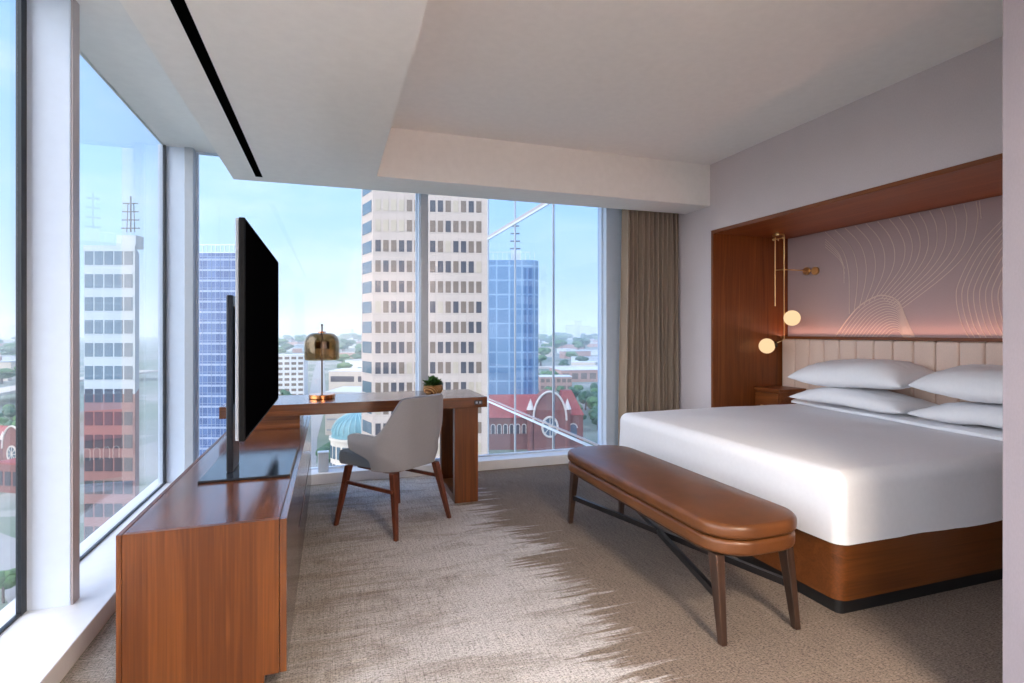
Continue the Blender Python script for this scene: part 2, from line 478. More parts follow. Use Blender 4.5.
# ------------------------------------------------------------------ bed
BX0, BX1, BY0, BY1 = 2.085, 3.99, 1.78, 3.65
bed = thing('bed', 'king bed with white duvet on a walnut veneer base', 'bed', (BX0, (BY0+BY1)/2, 0))
hw = (BY1-BY0)/2; BL = BX1-BX0
b = MB(); b.rings([[(x, y, z) for x, y in rrect(.012, BL, -hw+.0, hw-.0, .03)] for z in (0, .06)]); b.build('plinth', M['black'], bed)
b = MB(); b.rings([[(x, y, z) for x, y in rrect(.0, BL, -hw-.012, hw+.012, .055, 10)] for z in (.06, .063, .33)]); b.build('bed_base', M['bedwood'], bed, True)
def soft_block(x0, x1, y0, y1, z0, z1, r_plan, r_top, mat, name, parent, seed=1, amp=.006, n=14, flare=.0, hem=0.0):
    """rounded block of cloth with a soft top edge and slight wrinkles"""
    per = []
    def outline(ins, r): return rrect(x0+ins, x1-ins, y0+ins, y1-ins, max(.01, r-ins), n)
    def dense(P, k=4):
        out = []
        for i in range(len(P)):
            a, c = Vector(P[i]).to_2d() if False else P[i], P[(i+1) % len(P)]
            d = math.dist(a, c); s = 1 if d < .06 else k*6
            for q in range(s): out.append((a[0]+(c[0]-a[0])*q/s, a[1]+(c[1]-a[1])*q/s))
        return out
    loops = []
    H_ = z1-z0-r_top
    for j in range(9):
        t0 = j/8
        loops.append([(x, y, z0+H_*t0) for x, y in dense(outline(-flare*(1-t0)**1.5, r_plan))])
    for j in range(1, 9):
        a = PI/2*j/8
        loops.append([(x, y, z1-r_top+r_top*math.sin(a)) for x, y in dense(outline(r_top*(1-math.cos(a)), r_plan))])
    cx, cy = (x0+x1)/2, (y0+y1)/2
    last = loops[-1]
    for k in range(1, 12):
        f = 1-k/12
        loops.append([(cx+(p[0]-cx)*f, cy+(p[1]-cy)*f, z1+.012*(1-f)) for p in last])
    from mathutils import noise as mn
    out = []
    for L in loops:
        q = []
        for p in L:
            v = Vector(p)*2.6+Vector((seed*3.7, 0, 0))
            d = mn.fractal(v, 1.0, 2.0, 3)
            d2 = mn.noise(Vector((p[0]*9+p[1]*9, p[2]*1.2, seed)))
            low = max(0, 1-(p[2]-z0)/.2)
            nx, ny = p[0]-cx, p[1]-cy; ln = math.hypot(nx, ny) or 1
            side = 1 if p[2] < z1-r_top*.3 else .15
            q.append((p[0]+nx/ln*(amp*d+low*amp*1.2*d2)*side, p[1]+ny/ln*(amp*d+low*amp*1.2*d2)*side,
                      p[2]+amp*.7*d+(hem*mn.noise(Vector((p[0]*3, p[1]*3, 5)))*low)))
        out.append(q)
    b = MB(); b.rings(out, True, True); return b.build(name, mat, parent, True)
soft_block(-.005, BL-.02, -hw-.02, hw+.02, .306, .62, .05, .07, M['duvet'], 'duvet', bed, 3, .008, flare=.004, hem=.010)
# turned-down sheet near the pillows
b = MB()
n = 40; top = []; bot = []
loops = []
for k in range(n+1):
    y = -hw+.02+(2*hw-.04)*k/n
    w = .004*math.sin(k*.9)
    x0_, x1_ = 1.40+.24*k/n+.006*math.sin(k*.35), 1.78
    loops.append([(x0_, y, .628), (x0_+.004, y, .646+w*.4), (x0_+.03, y, .655+w*.3), (x1_, y, .655), (x1_, y, .628)])
b.rings(loops); b.build('turned_down_sheet', M['linen'], bed, True)
# headboard: cream channels, standing on the floor behind the mattress
HB = thing('headboard', 'cream upholstered headboard with vertical channels behind the pillows', 'headboard', (4.0, 2.73, 0))
yy = -1.26; k = 0; W_ = .186
y0h, y1h = -1.29, 1.27
nch = 17; W_ = (y1h-y0h)/nch
for k in range(nch):
    ya, yb = y0h+k*W_, y0h+(k+1)*W_
    b = MB(); b.box(-.005, .055, ya+.002, yb-.002, .02, 1.165, .016, 3); b.build('channel', M['headboard'], HB, True)
b = MB(); b.box(.05, .075, y0h-.005, y1h+.005, 0, 1.165); b.build('backing_board', M['niche_y'], HB)
b = MB(); b.box(-.006, .055, y0h-.005, y1h+.012, 1.167, 1.182, .002); b.box(-.006, .004, y0h-.005, y1h+.012, 1.1815, 1.191); b.build('top_rail', M['niche_y'], HB)

# pillows
def pillow(name, label, cx, cy, cz, L, D, T, ry, rz, seed):
    p = thing(name, label, 'pillow', (cx, cy, cz), rz, 'white pillows on the bed')
    p.rotation_euler = (0, ry, rz)
    from mathutils import noise as mn
    bm = bmesh.new(); nu, nv = 44, 30
    def pt(u, v, s):
        ex, ey = abs(u), abs(v)
        fall = max(0, (1-ex**3.2))*max(0, (1-ey**2.6)); h = T/2*fall**.55
        pin = 1-.085*(1-ex**2) * (ey**4); pin2 = 1-.06*(1-ey**2)*(ex**4)
        x = v*D/2*pin*(1); y = u*L/2*pin2
        w = mn.fractal(Vector((x*6+seed*5, y*6, s*2.)), 1, 2, 3)*.012*fall
        crease = .010*math.sin(14*math.atan2(v*D, (ex-1.02)*L)+seed)*max(0, ex-.45)*fall*1.2
        zz = s*h*(1.0 if s > 0 else .52)+w+crease
        return Vector((x, y, zz+.010*math.sin(u*3+seed)))
    top = [[bm.verts.new(pt(-1+2*i/nu, -1+2*j/nv, 1)) for j in range(nv+1)] for i in range(nu+1)]
    bot = [[top[i][j] if i in (0, nu) or j in (0, nv) else bm.verts.new(pt(-1+2*i/nu, -1+2*j/nv, -1)) for j in range(nv+1)] for i in range(nu+1)]
    for i in range(nu):
        for j in range(nv):
            bm.faces.new((top[i][j], top[i+1][j], top[i+1][j+1], top[i][j+1]))
            f = (bot[i][j], bot[i][j+1], bot[i+1][j+1], bot[i+1][j])
            try: bm.faces.new(f)
            except ValueError: pass
    me = bpy.data.meshes.new('pillow_case'); bm.to_mesh(me); bm.free()
    bm = None
    o = link('pillow_case', me, M['linen'], p, True)
    return p
pillow('pillow', 'white pillow lying flat on the window side of bed, under another', 3.735, 2.985, .716, .90, .49, .175, 0, 0.02, 1)
pillow('pillow', 'white pillow lying flat on the entry side of bed, under another', 3.735, 2.05, .716, .90, .49, .175, 0, -.02, 2)
pillow('pillow', 'plump white pillow on top of the window side pillow stack', 3.715, 2.98, .895, .90, .48, .26, -.10, .03, 3)
pillow('pillow', 'plump white pillow on top of the entry side pillow stack', 3.715, 2.03, .905, .90, .48, .26, -.10, -.03, 4)

# wall panel above the headboard with raised pale lines
pan = thing('wall_panel', 'mauve wall panel with raised pale curving lines above the headboard', 'wall panel', (NX-.02, 2.73, 0))
b = MB(); b.box(0, .018, NY0-2.73+.005, NY1-2.73-.005, 1.0, NZ-.003); b.build('panel_board', M['panel'], pan)
rib = MB()
def spline(P, n=26):
    out = []
    m = len(P)
    for i in range(m-1):
        p0, p1, p2, p3 = P[max(i-1, 0)], P[i], P[i+1], P[min(i+2, m-1)]
        for k in range(n):
            t = k/n
            out.append(tuple(.5*((2*p1[d])+(-p0[d]+p2[d])*t+(2*p0[d]-5*p1[d]+4*p2[d]-p3[d])*t*t+(-p0[d]+3*p1[d]-3*p2[d]+p3[d])*t**3) for d in range(2)))
    out.append(P[-1]); return out
def add_rib(P, r=.0032):
    Q = [(0.0, y-2.73, z) for y, z in spline(P, 7) if NY0+.02 < y < NY1-.02 and 1.185 < z < NZ-.006]
    if len(Q) > 2: rib.tube(Q, r, 6)
def lerp(A, B, t): return [(a[0]+(b_[0]-a[0])*t, a[1]+(b_[1]-a[1])*t) for a, b_ in zip(A, B)]
A0 = [(3.60, 2.10), (3.44, 1.93), (3.38, 1.75), (3.37, 1.58), (3.37, 1.38)]
A6 = [(3.03, 2.10), (2.95, 1.98), (2.91, 1.85), (2.95, 1.70), (3.11, 1.51)]
A14 = [(2.44, 2.10), (2.43, 1.98), (2.48, 1.79), (2.64, 1.62), (2.96, 1.39)]
for k in range(15):
    add_rib(lerp(A0, A6, k/6) if k <= 6 else lerp(A6, A14, (k-6)/8))
for k in range(1, 5):   # short lines fanning out at the left end
    add_rib([(3.60-.0*k, 2.06-.022*k), (3.48-.01*k, 1.93-.03*k), (3.41+.002*k, 1.80-.04*k)], .0026)
B0 = [(3.50, 1.19), (3.40, 1.32), (3.28, 1.44), (3.14, 1.51), (3.05, 1.51), (2.96, 1.46), (2.90, 1.32), (2.84, 1.19)]
B1 = [(3.02, 1.19), (3.01, 1.20), (2.995, 1.215), (2.98, 1.22), (2.965, 1.22), (2.95, 1.215), (2.935, 1.20), (2.925, 1.19)]
for k in range(15): add_rib(lerp(B0, B1, (k/15)**.92), .0060 if k == 0 else .003)
C0 = [(2.15, 2.09), (2.29, 1.95), (2.44, 1.78), (2.54, 1.58), (2.56, 1.46), (2.53, 1.30), (2.48, 1.19)]
C1 = [(1.55, 1.95), (1.62, 1.78), (1.72, 1.64), (1.80, 1.50), (1.82, 1.42), (1.80, 1.28), (1.77, 1.19)]
for k in range(22): add_rib(lerp(C0, C1, k/21))
for k in range(9): add_rib([(2.42-.035*k, 2.10), (2.41-.034*k, 1.98-.01*k)], .0026) if k in (0, 8) else None
rib.build('raised_lines', M['rib'], pan, True)

# nightstand between bed and niche side
ns = thing('nightstand', 'walnut nightstand tucked between the bed and niche side panel', 'nightstand', (3.72, 3.865, 0))
b = MB(); b.box(-.02, .255, -.150, .135, .10, .702, .003); b.build('cabinet_body', M['niche_y'], ns)
b = MB(); b.box(-.04, .262, -.158, .138, .703, .730, .003); b.build('nightstand_top', M['niche_y'], ns)
b = MB(); b.box(-.036, -.021, -.142, .127, .46, .69, .002); dr = b.build('drawer', M['niche_y'], ns)
b = MB(); b.tube([(-.044, -.05, .57), (-.044, .05, .57)], .006); b.build('drawer_pull', M['brass'], dr, True)
b = MB(); b.box(.0, .24, -.13, .115, 0, .10); b.build('nightstand_plinth', M['black'], ns)

# brass pendant with two globes
pl = thing('pendant_lamp', 'brass double rod lamp with two glowing globes beside the headboard', 'lamp', (3.82, 3.86, 0))
# canopy under niche top
b = MB(); b.lathe([(.05, NZ-.018), (.05, NZ-.001)], seg=24); b.tube([(0, -.055, NZ-.04), (0, .055, NZ-.04)], .006); b.tube([(-.03, -.03, NZ-.05), (.03, .03, NZ-.05)], .005)
b.sphere((0, -.055, NZ-.04), .012, 12); b.sphere((0, .055, NZ-.04), .012, 12); b.build('canopy', M['brass'], pl, True)
b = MB(); b.tube([(-.005, .030, NZ-.02), (-.005, .030, 1.465)], .0048); b.build('rod', M['brass'], pl, True)
b = MB(); b.tube([(.0, -.068, NZ-.02), (.0, -.068, 1.16), (-.02, -.01, 1.135), (-.045, .02, 1.115)], .0048); b.build('rod', M['brass'], pl, True)
b = MB(); b.tube([(-.005, .030, 1.79), (0, -.068, 1.785), (.255, -.13, 1.775)], .005)
b.build('wall_arm', M['brass'], pl, True)
def disc(c, r, th, parent, name='wall_disc'):
    b = MB(); b.prism([(c[1]+r*math.cos(2*PI*k/24), c[2]+r*math.sin(2*PI*k/24)) for k in range(24)], c[0]-th/2, c[0]+th/2, 'X')
    return b.build(name, M['brass'], parent)
disc((.225, -.095, 1.777), .034, .016, pl); disc((.252, -.165, 1.772), .036, .016, pl)
b = MB(); b.sphere((.03, -.125, 1.353), .068); g1 = b.build('globe', M['globe'], pl, True)
b = MB(); b.sphere((-.085, .045, 1.104), .068); g2 = b.build('globe', M['globe'], pl, True)
b = MB(); b.tube([(0, -.068, 1.353), (.01, -.08, 1.353)], .012); b.build('socket', M['bronze'], pl, True)
b = MB(); b.tube([(-.040, .010, 1.115), (-.028, -.012, 1.12)], .026, 14); b.build('socket', M['bronze'], pl, True)

# ------------------------------------------------------------------ bench at the foot of the bed
bn = thing('bench', 'long tan leather bench with crossed dark legs at bed foot', 'bench', (1.645, 2.47, 0))
def cushion(x0, x1, y0, y1, z0, z1, r, e, name, mat):
    b = MB(); L = []
    for j in range(7):
        a = -PI/2+PI*j/6*.5; L.append([(x, y, z0+e*(1+math.sin(a))) for x, y in rrect(x0+e*(1-math.cos(a)), x1-e*(1-math.cos(a)), y0+e*(1-math.cos(a)), y1-e*(1-math.cos(a)), max(.01, r-e*(1-math.cos(a))), 12)])
    for j in range(7):
        a = PI/2*j/6; L.append([(x, y, z1-e+e*math.sin(a)) for x, y in rrect(x0+e*(1-math.cos(a)), x1-e*(1-math.cos(a)), y0+e*(1-math.cos(a)), y1-e*(1-math.cos(a)), max(.01, r-e*(1-math.cos(a))), 12)])
    cx, cy = (x0+x1)/2, (y0+y1)/2
    for f, dz in ((.85, .004), (.6, .009), (.3, .012), (.02, .013)):
        L.append([(cx+(p[0]-cx)*f, cy+(p[1]-cy)*f, z1+dz) for p in L[-1 if f == .85 else 13]])
    b.rings(L); return b.build(name, mat, bn, True)
cushion(-.232, .23, -.775, .785, .415, .475, .17, .022, 'cushion', M['leather'])
cushion(-.228, .225, -.77, .78, .352, .412, .17, .016, 'seat_band', M['leather'])
b = MB(); b.rings([[(x, y, z) for x, y in rrect(-.195, .195, -.72, .72, .15)] for z in (.332, .352)]); b.build('seat_frame', M['darkwood'], bn)
for sx in (-1, 1):
    for sy in (-1, 1):
        b = MB(); b.taper((sx*.185, sy*.715, 0), (sx*.175, sy*.665, .345), .026, .040, .030, .055); b.build('leg', M['darkwood'], bn)
for k, s in enumerate((-1, 1)):
    z = .165 if s < 0 else .19
    b = MB(); L = []
    d = Vector((s*.36, 1.40, 0)).normalized(); nrm = Vector((d.y, -d.x, 0))*.011
    p0, p1 = Vector((-s*.182, -.695, .175)), Vector((s*.182, .695, .175))
    m0 = (p0+p1)/2+Vector((0, 0, .0))
    L = [[p+nrm+Vector((0, 0, -.014)), p-nrm+Vector((0, 0, -.014)), p-nrm+Vector((0, 0, .014)), p+nrm+Vector((0, 0, .014))] for p in (p0, p1)]
    b.rings([[tuple(q+Vector((0, 0, .0 if s < 0 else .0))) for q in l_] for l_ in L]); b.build('cross_stretcher', M['black_steel'], bn)

# ------------------------------------------------------------------ credenza along the left window
cz = .595; CY0, CY1, CX0, CX1 = 1.99, 4.40, -.636, -.143
cr = thing('credenza', 'long low walnut credenza under the television by left window', 'credenza', ((CX0+CX1)/2, CY0, 0))
hx = (CX1-CX0)/2; LY = CY1-CY0
b = MB(); b.box(-hx+.03, hx-.08, .02, LY-.03, 0, .075); b.build('plinth', M['wood_v'], cr)
b = MB(); b.box(-hx+.016, hx-.024, .0195, LY, .076, cz-.0205, .001); b.build('body', M['wood_v'], cr)
b = MB(); b.prism([(-hx+.016, 0), (hx-.07, 0), (hx-.07, .075), (hx-.024, .075), (hx-.024, cz), (-hx+.016, cz)], 0, .019, 'Y'); b.build('end_panel', M['wood_v'], cr)
b = MB(); b.box(-hx+.017, hx-.024, .0195, LY, cz-.02, cz, .001); b.build('top_board', M['wood_y'], cr)
b = MB(); b.box(-hx, -hx+.0145, 0, LY, 0, cz, .001); b.build('back_panel', M['wood_v'], cr)
segs = [(0, .72, None), (.724, 1.565, .31), (1.569, LY, .31)]
for y0, y1, split in segs:
    if split is None:
        b = MB(); b.box(hx-.022, hx, y0, y1, .075, cz, .0015); b.build('door', M['door_v'], cr)
    else:
        b = MB(); b.box(hx-.022, hx, y0, y1, split+.012, cz, .0015); b.build('drawer', M['wood_y'], cr)
        b = MB(); b.box(hx-.022, hx, y0, y1, .075, split-.012, .0015); b.build('drawer', M['wood_y'], cr)

# television on its stand
tv = thing('television', 'large black flat television on a dark stand over the credenza', 'television', (-.35, 2.86, cz))
TZ0, TZ1 = .800-cz, 1.680-cz
b = MB(); b.box(.0075, .030, -.515, .905, TZ0, TZ1, .003); b.build('bezel', M['tv_case'], tv)
b = MB(); b.box(.0302, .0315, -.507, .897, TZ0+.012, TZ1-.008); b.build('screen', M['tv_black'], tv)
b = MB(); b.box(-.005, .007, -.512, .902, TZ0+.003, TZ1-.003, .003); b.build('back_cover', M['tv_back'], tv)
b = MB(); b.box(-.0635, -.0055, -.12, .44, TZ0+.10, TZ0+.55, .008); b.build('mount_plate', M['tv_stand'], tv)
b = MB(); b.box(-.092, -.064, -.18, .0, .011, .80, .006); b.build('stand_column', M['tv_stand'], tv)
b = MB(); b.box(-.18, .18, -.30, .30, .0005, .011, .003); b.build('stand_base', M['tv_base'], tv)

# ------------------------------------------------------------------ desk
dk = thing('desk', 'walnut desk spanning from the credenza along far window', 'desk', (.20, 4.06, 0))
X0, X1, Y0, Y1 = -.667-.20, 1.082-.20, 3.805-4.06, 4.37-4.06
b = MB(); b.box(X0, X1, Y0, Y1, .682, .757, .002); b.build('desk_top', M['wood_x'], dk)
b = MB(); b.box(.841-.2, 1.014-.2, Y0+.002, Y0+.062, 0, .6815, .002); b.build('leg', M['wood_v'], dk)
b = MB(); b.box(.841-.2, 1.014-.2, Y1-.062, Y1-.002, 0, .6815, .002); b.build('leg', M['wood_v'], dk)
b = MB(); b.box(.841-.2, 1.014-.2, Y0+.0625, Y1-.0625, .0, .05, .002); b.build('leg_rail', M['wood_v'], dk)
b = MB(); b.box(-.53-.2, -.195-.2, 3.85-4.06, 4.34-4.06, cz+.0005, .6815); b.build('riser_block', M['wood_x'], dk)
po = MB(); po.box(.985-.2, 1.045-.2, Y0-.004, Y0+.004, .703, .733, .002); plate = po.build('power_outlet', M['outlet'], dk)
b = MB()
for k in (-.013, .013): b.box(1.015-.2+k-.008, 1.015-.2+k+.008, Y0-.0055, Y0-.0041, .711, .726)
b.build('socket_face', M['grey_metal'], plate)

# table lamp with smoked glass shade
tl = thing('table_lamp', 'copper table lamp with smoked glass dome shade on desk', 'lamp', (-.061, 4.10, .757))
b = MB(); b.lathe([(.086, .0005), (.090, .004), (.090, .026), (.086, .030)], seg=40); b.build('lamp_base', M['copper'], tl, True)
b = MB(); b.tube([(0, 0, .029), (0, 0, .523)], .0055, 12); b.sphere((0, 0, .523), .008, 12); b.build('lamp_stem', M['bronze'], tl, True)
prof = []
for k in range(12):
    a = PI/2*k/11; prof.append((.055+.064*math.sin(a), .466-.075*(1-math.cos(a))))
prof = [(.008, .468), (.035, .467)]+prof+[(.119, .33), (.119, .29), (.113, .275), (.108, .273)]
b = MB(); b.lathe(prof, seg=44, cap0=False, cap1=False); sh = b.build('lamp_shade', M['smoked'], tl, True)
m = sh.modifiers.new('thick', 'SOLIDIFY'); m.thickness = .003
b = MB(); b.lathe([(.05, .355), (.052, .36), (.052, .40), (.05, .405)], seg=28); b.build('bulb_holder', M['bronze'], tl, True)
b = MB(); b.lathe([(.006, .468), (.028, .469), (.028, .476), (.006, .478)], seg=28); b.build('shade_cap', M['copper'], tl, True)

# potted plant
pp = thing('potted_plant', 'small green plant in a round woven basket on desk', 'plant', (.73, 4.06, .757))
prof = [(.030, .001), (.050, .004), (.068, .022), (.075, .045), (.070, .066), (.060, .076), (.054, .072), (.060, .062)]
b = MB(); b.lathe(prof, seg=32); b.build('basket', M['basket'], pp, True)
b = MB(); b.lathe([(.005, .071), (.055, .069)], seg=20); b.build('soil', M['soil'], pp, True)
lf = MB()
for k in range(150):
    a = R.uniform(0, 2*PI); el = R.uniform(.15, 1.45); ln = R.uniform(.045, .085)
    d = Vector((math.cos(a)*math.cos(el), math.sin(a)*math.cos(el), math.sin(el)))
    o0 = Vector((R.uniform(-.03, .03), R.uniform(-.03, .03), .068))
    side = d.cross(Vector((0, 0, 1)))
    side = (side if side.length > .01 else Vector((1, 0, 0))).normalized()*R.uniform(.010, .017); nm = side.cross(d).normalized()*.004
    p = [o0, o0+d*ln*.45+side*.4, o0+d*ln*.75+side+nm, o0+d*ln+nm*-1, o0+d*ln*.75-side+nm, o0+d*ln*.45-side*.4]
    v = [lf.bm.verts.new(q) for q in p]; lf.bm.faces.new(v)
    v2 = [lf.bm.verts.new(q+Vector((0, 0, -.0015))) for q in p]; lf.bm.faces.new(v2[::-1])
lf.build('leaves', M['leaf'], pp)

# ------------------------------------------------------------------ desk chair
f_ = Vector((-.302, .395)).normalized()
ch = thing('desk_chair', 'grey upholstered armchair with walnut legs pulled to the desk', 'chair', (.393, 3.588, 0), math.atan2(f_.y, f_.x)-PI/2)
def chair_shell():
    bm = bmesh.new(); nu, nv = 64, 14; g = []
    for i in range(nu+1):
        u = -1+2*i/nu; a = abs(u); sg = 1 if u > 0 else -1
        # plan path: arm (a 1 -> .55) then round corner then back
        def plan(a, hw_, yb, yf, r):
            Ls = (yf-(yb+r)); Lc = PI/2*r; Lb = hw_-r; tot = Ls+Lc+Lb; s_ = (1-a)*tot
            if s_ < Ls: return hw_, yf-s_, 0
            s_ -= Ls
            if s_ < Lc:
                t = s_/r; return hw_-r+r*math.cos(t), yb+r-r*math.sin(t), 0
            return hw_-r-(s_-Lc), yb, 0
        # height of the rim
        t = min(1, max(0, (.60-a)/.28)); t = t*t*(3-2*t)
        h = .605+.225*t
        if a > .9: h -= .02*((a-.9)/.1)**2
        row = []
        for j in range(nv+1):
            q = j/nv; z = .385+(h-.385)*q
            hw_ = .225+.045*min(1, q*1.3); yb = -.205-.050*q-.012*max(0, (z-.6)/.22)
            yt = min(1, max(0, (z-.44)/.07)); yf = -.05+.165*yt*yt*(3-2*yt)
            x, y, _ = plan(a, hw_, yb, yf, .15)
            # narrow the upper back slightly
            x *= 1-.15*max(0, (z-.60)/.22)
            row.append(bm.verts.new((x*sg, y, z)))
        g.append(row)
    for i in range(nu):
        for j in range(nv): bm.faces.new((g[i][j], g[i+1][j], g[i+1][j+1], g[i][j+1]))
    bmesh.ops.remove_doubles(bm, verts=bm.verts, dist=.0005)
    bmesh.ops.recalc_face_normals(bm, faces=bm.faces)
    me = bpy.data.meshes.new('shell'); bm.to_mesh(me); bm.free(); return me
o = link('shell', chair_shell(), M['chair_shell'], ch, True)
m = o.modifiers.new('thick', 'SOLIDIFY'); m.thickness = .034; m.offset = 0
m = o.modifiers.new('bev', 'BEVEL'); m.width = .012; m.segments = 3; m.limit_method = 'ANGLE'; m.angle_limit = math.radians(50)
def seat_outline(ins):
    P = []
    for cx_, cy_, a0, r in ((.232-.12, -.17+.12, -PI/2, .12), (.232-.05, .295-.05, 0, .05), (-.232+.05, .295-.05, PI/2, .05), (-.232+.12, -.17+.12, PI, .12)):
        for k in range(9):
            a = a0+PI/2*k/8; P.append((cx_+(r-ins)*math.cos(a), cy_+(r-ins)*math.sin(a)))
    return [(p[0]*(.86 if p[1] < -.055 else .86+.14*min(1, (p[1]+.055)/.04)), p[1]) for p in P]
b = MB(); L = []
for ins, z in ((.03, .378), (.008, .384), (0, .40), (0, .445), (.008, .462), (.03, .470)):
    L.append([(x, y, z) for x, y in seat_outline(ins)])
cx, cy = 0, .03
L += [[(p[0]*f, cy+(p[1]-cy)*f, z) for p in L[5]] for f, z in ((.7, .477), (.35, .481), (.02, .482))]
b.rings(L); b.build('seat', M['chair_seat'], ch, True)
b = MB(); b.rings([[(x, y, z) for x, y in rrect(-.17, .17, -.15, .20, .06)] for z in (.360, .378)]); b.build('seat_frame', M['chairleg'], ch)
for sx in (-1, 1):
    b = MB(); b.taper((sx*.238, -.262, 0), (sx*.185, -.185, .375), .024, .040); b.build('leg', M['chairleg'], ch)
    b = MB(); b.taper((sx*.27, .245, 0), (sx*.20, .205, .375), .024, .040); b.build('leg', M['chairleg'], ch)
    b = MB(); b.box(sx*.222-.009, sx*.222+.009, -.215, .195, .262, .284, .003); b.build('stretcher', M['chairleg'], ch)

# white service box on the far sill
sb = thing('service_box', 'small plain white box standing on the far window sill', 'box', (-.06, 4.715, .085))
b = MB(); b.box(-.042, .042, -.035, .035, .0005, .155, .006); b.build('box_body', M['white_metal'], sb)
b = MB(); b.box(-.045, .045, -.038, .038, .155, .162, .002); b.build('box_lid', M['white_metal'], sb)

# ------------------------------------------------------------------ outside: building's own return facade
GZ = -50.0
wing = thing('facade_return', 'tinted glass return wall of the same tower outside far window', 'glass facade', (2.52, 4.92, 0))
ys = (-.10, 1.06, 2.48, 3.89)
lev = [(-7.6, -3.87), (-3.79, .04), (.12, 2.78), (2.86, 6.6)]
for k in range(3):
    for z0, z1 in lev:
        b = MB(); b.box(0, .012, ys[k]+.02, ys[k+1]-.02, z0, z1); b.build('glass_panel', M['return_glass'], wing)
for y in ys[1:]:
    b = MB(); b.box(-.008, .014, y-.012, y+.012, -7.7, 6.8); b.build('mullion', M['grey_metal'], wing)
for z in (-3.85, .06, 2.80):
    b = MB(); b.box(-.012, .010, ys[0], ys[3], z-.012, z+.012); b.build('transom', M['white_metal'], wing)
    b = MB(); b.box(-.012, .010, ys[0], ys[3], z+(.036 if z < 2 else .013), z+.052); b.build('transom', M['taupe_metal'], wing)

def at(px, Z, z=GZ):
    """ground point seen along image column px at depth Z"""
    xc = (px-512)/541*Z; c, s = math.cos(YAW), math.sin(YAW)
    return (Z*s+xc*c, Z*c-xc*s, z)
CAMROT = -YAW

# ground
t = NT('city_ground')
c1 = t.coord((.012, .012, 1)); n1 = t.noise(c1, 1.0, 5, .6); n2 = t.noise(t.coord((.05, .05, 1)), 1.0, 3, .6)
vor = t.n('ShaderNodeTexVoronoi'); t.l(t.coord((.018, .026, 1), rot=(0, 0, .3)), vor.inputs['Vector']); vor.inputs['Scale'].default_value = 1
vor.distance = 'CHEBYCHEV'
colr = t.ramp(vor.outputs['Color'], [(.2, srgb(122, 128, 116)), (.4, srgb(104, 118, 100)), (.6, srgb(150, 148, 142)), (.8, srgb(118, 124, 116))], 'CONSTANT')
green = t.ramp(n1, [(.48, (0, 0, 0, 1)), (.60, (.8, .8, .8, 1))])
colr = t.mix(green, colr, srgb(78, 102, 76))
colr = t.mix(t.math('MULTIPLY', n2, .35), colr, srgb(160, 158, 152))
t.bsdf(colr, .9, 0, .2); M['ground'] = t.m
b = MB(); b.rings([[(x, y, z) for x, y in ((-5200, -300), (6200, -300), (6200, 7000), (-5200, 7000))] for z in (GZ-2, GZ)])
tag(b.build('city_ground', M['ground']), 'wide hazy city floor of streets lawns and lots far below', 'ground')

M['bt_wall'] = facade('beige_stone_panels', (182, 169, 162), 1.48, 1.95, .04, .84)
M['bt_wall2'] = plain('beige_stone_side', (178, 166, 158), .7, var=.02)
M['glass_dark'] = plain('dark_window_glass', (70, 70, 78), .12, var=.12, scale=.4)
M['glass_blind'] = plain('window_with_pale_blind', (170, 158, 142), .35, var=.08, scale=.4)
M['glass_half'] = plain('window_with_tan_curtain', (112, 98, 88), .25, var=.12, scale=.4)
M['glass_teal'] = plain('teal_window_glass', (84, 102, 116), .12, var=.1, scale=.4)
M['white_wall'] = facade('pale_stone_panels', (186, 192, 196), 1.5, 3.9, .05, .9)
M['brick_red'] = plain('red_brick', (122, 78, 72), .8, var=.1, scale=.5)
M['reflection_red'] = plain('red_reflection_tint', (140, 102, 98), .8, var=.05, scale=.5)
M['roof_red'] = plain('red_tile_roof', (146, 66, 64), .7, var=.12, scale=.6)
M['stone'] = plain('pale_stone_trim', (204, 194, 184), .7, var=.04, scale=.5)
M['concrete'] = plain('pale_concrete', (190, 178, 166), .8, var=.05, scale=.2)
M['concrete_w'] = plain('white_concrete', (204, 204, 204), .8, var=.03, scale=.2)
M['asphalt'] = plain('road_surface', (146, 144, 142), .9, var=.06, scale=.3)
M['teal_rib'] = plain('pale_teal_rib', (150, 184, 190), .5, var=.04)
M['teal_roof'] = plain('teal_dome_copper', (92, 136, 146), .45, var=.1, scale=.8)
M['foliage'] = plain('tree_foliage', (74, 108, 60), .8, var=.35, scale=.7)
M['foliage2'] = plain('tree_foliage_dark', (56, 88, 62), .8, var=.3, scale=.7)
M['bark'] = plain('bark', (80, 62, 48), .9, var=.2)
M['steel'] = plain('mast_steel', (92, 100, 112), .5, .3, var=.1)
M['far_grey'] = plain('far_pale_walls', (196, 200, 204), .8, var=.05, scale=.1)
M['far_tan'] = plain('far_tan_walls', (204, 188, 170), .8, var=.05, scale=.1)
M['far_brick'] = plain('far_brick_walls', (168, 132, 118), .8, var=.05, scale=.1)
M['far_roof'] = plain('far_flat_roof', (200, 200, 200), .8, var=.05, scale=.1)
M['far_roofg'] = plain('far_grey_roof', (150, 152, 156), .8, var=.05, scale=.1)
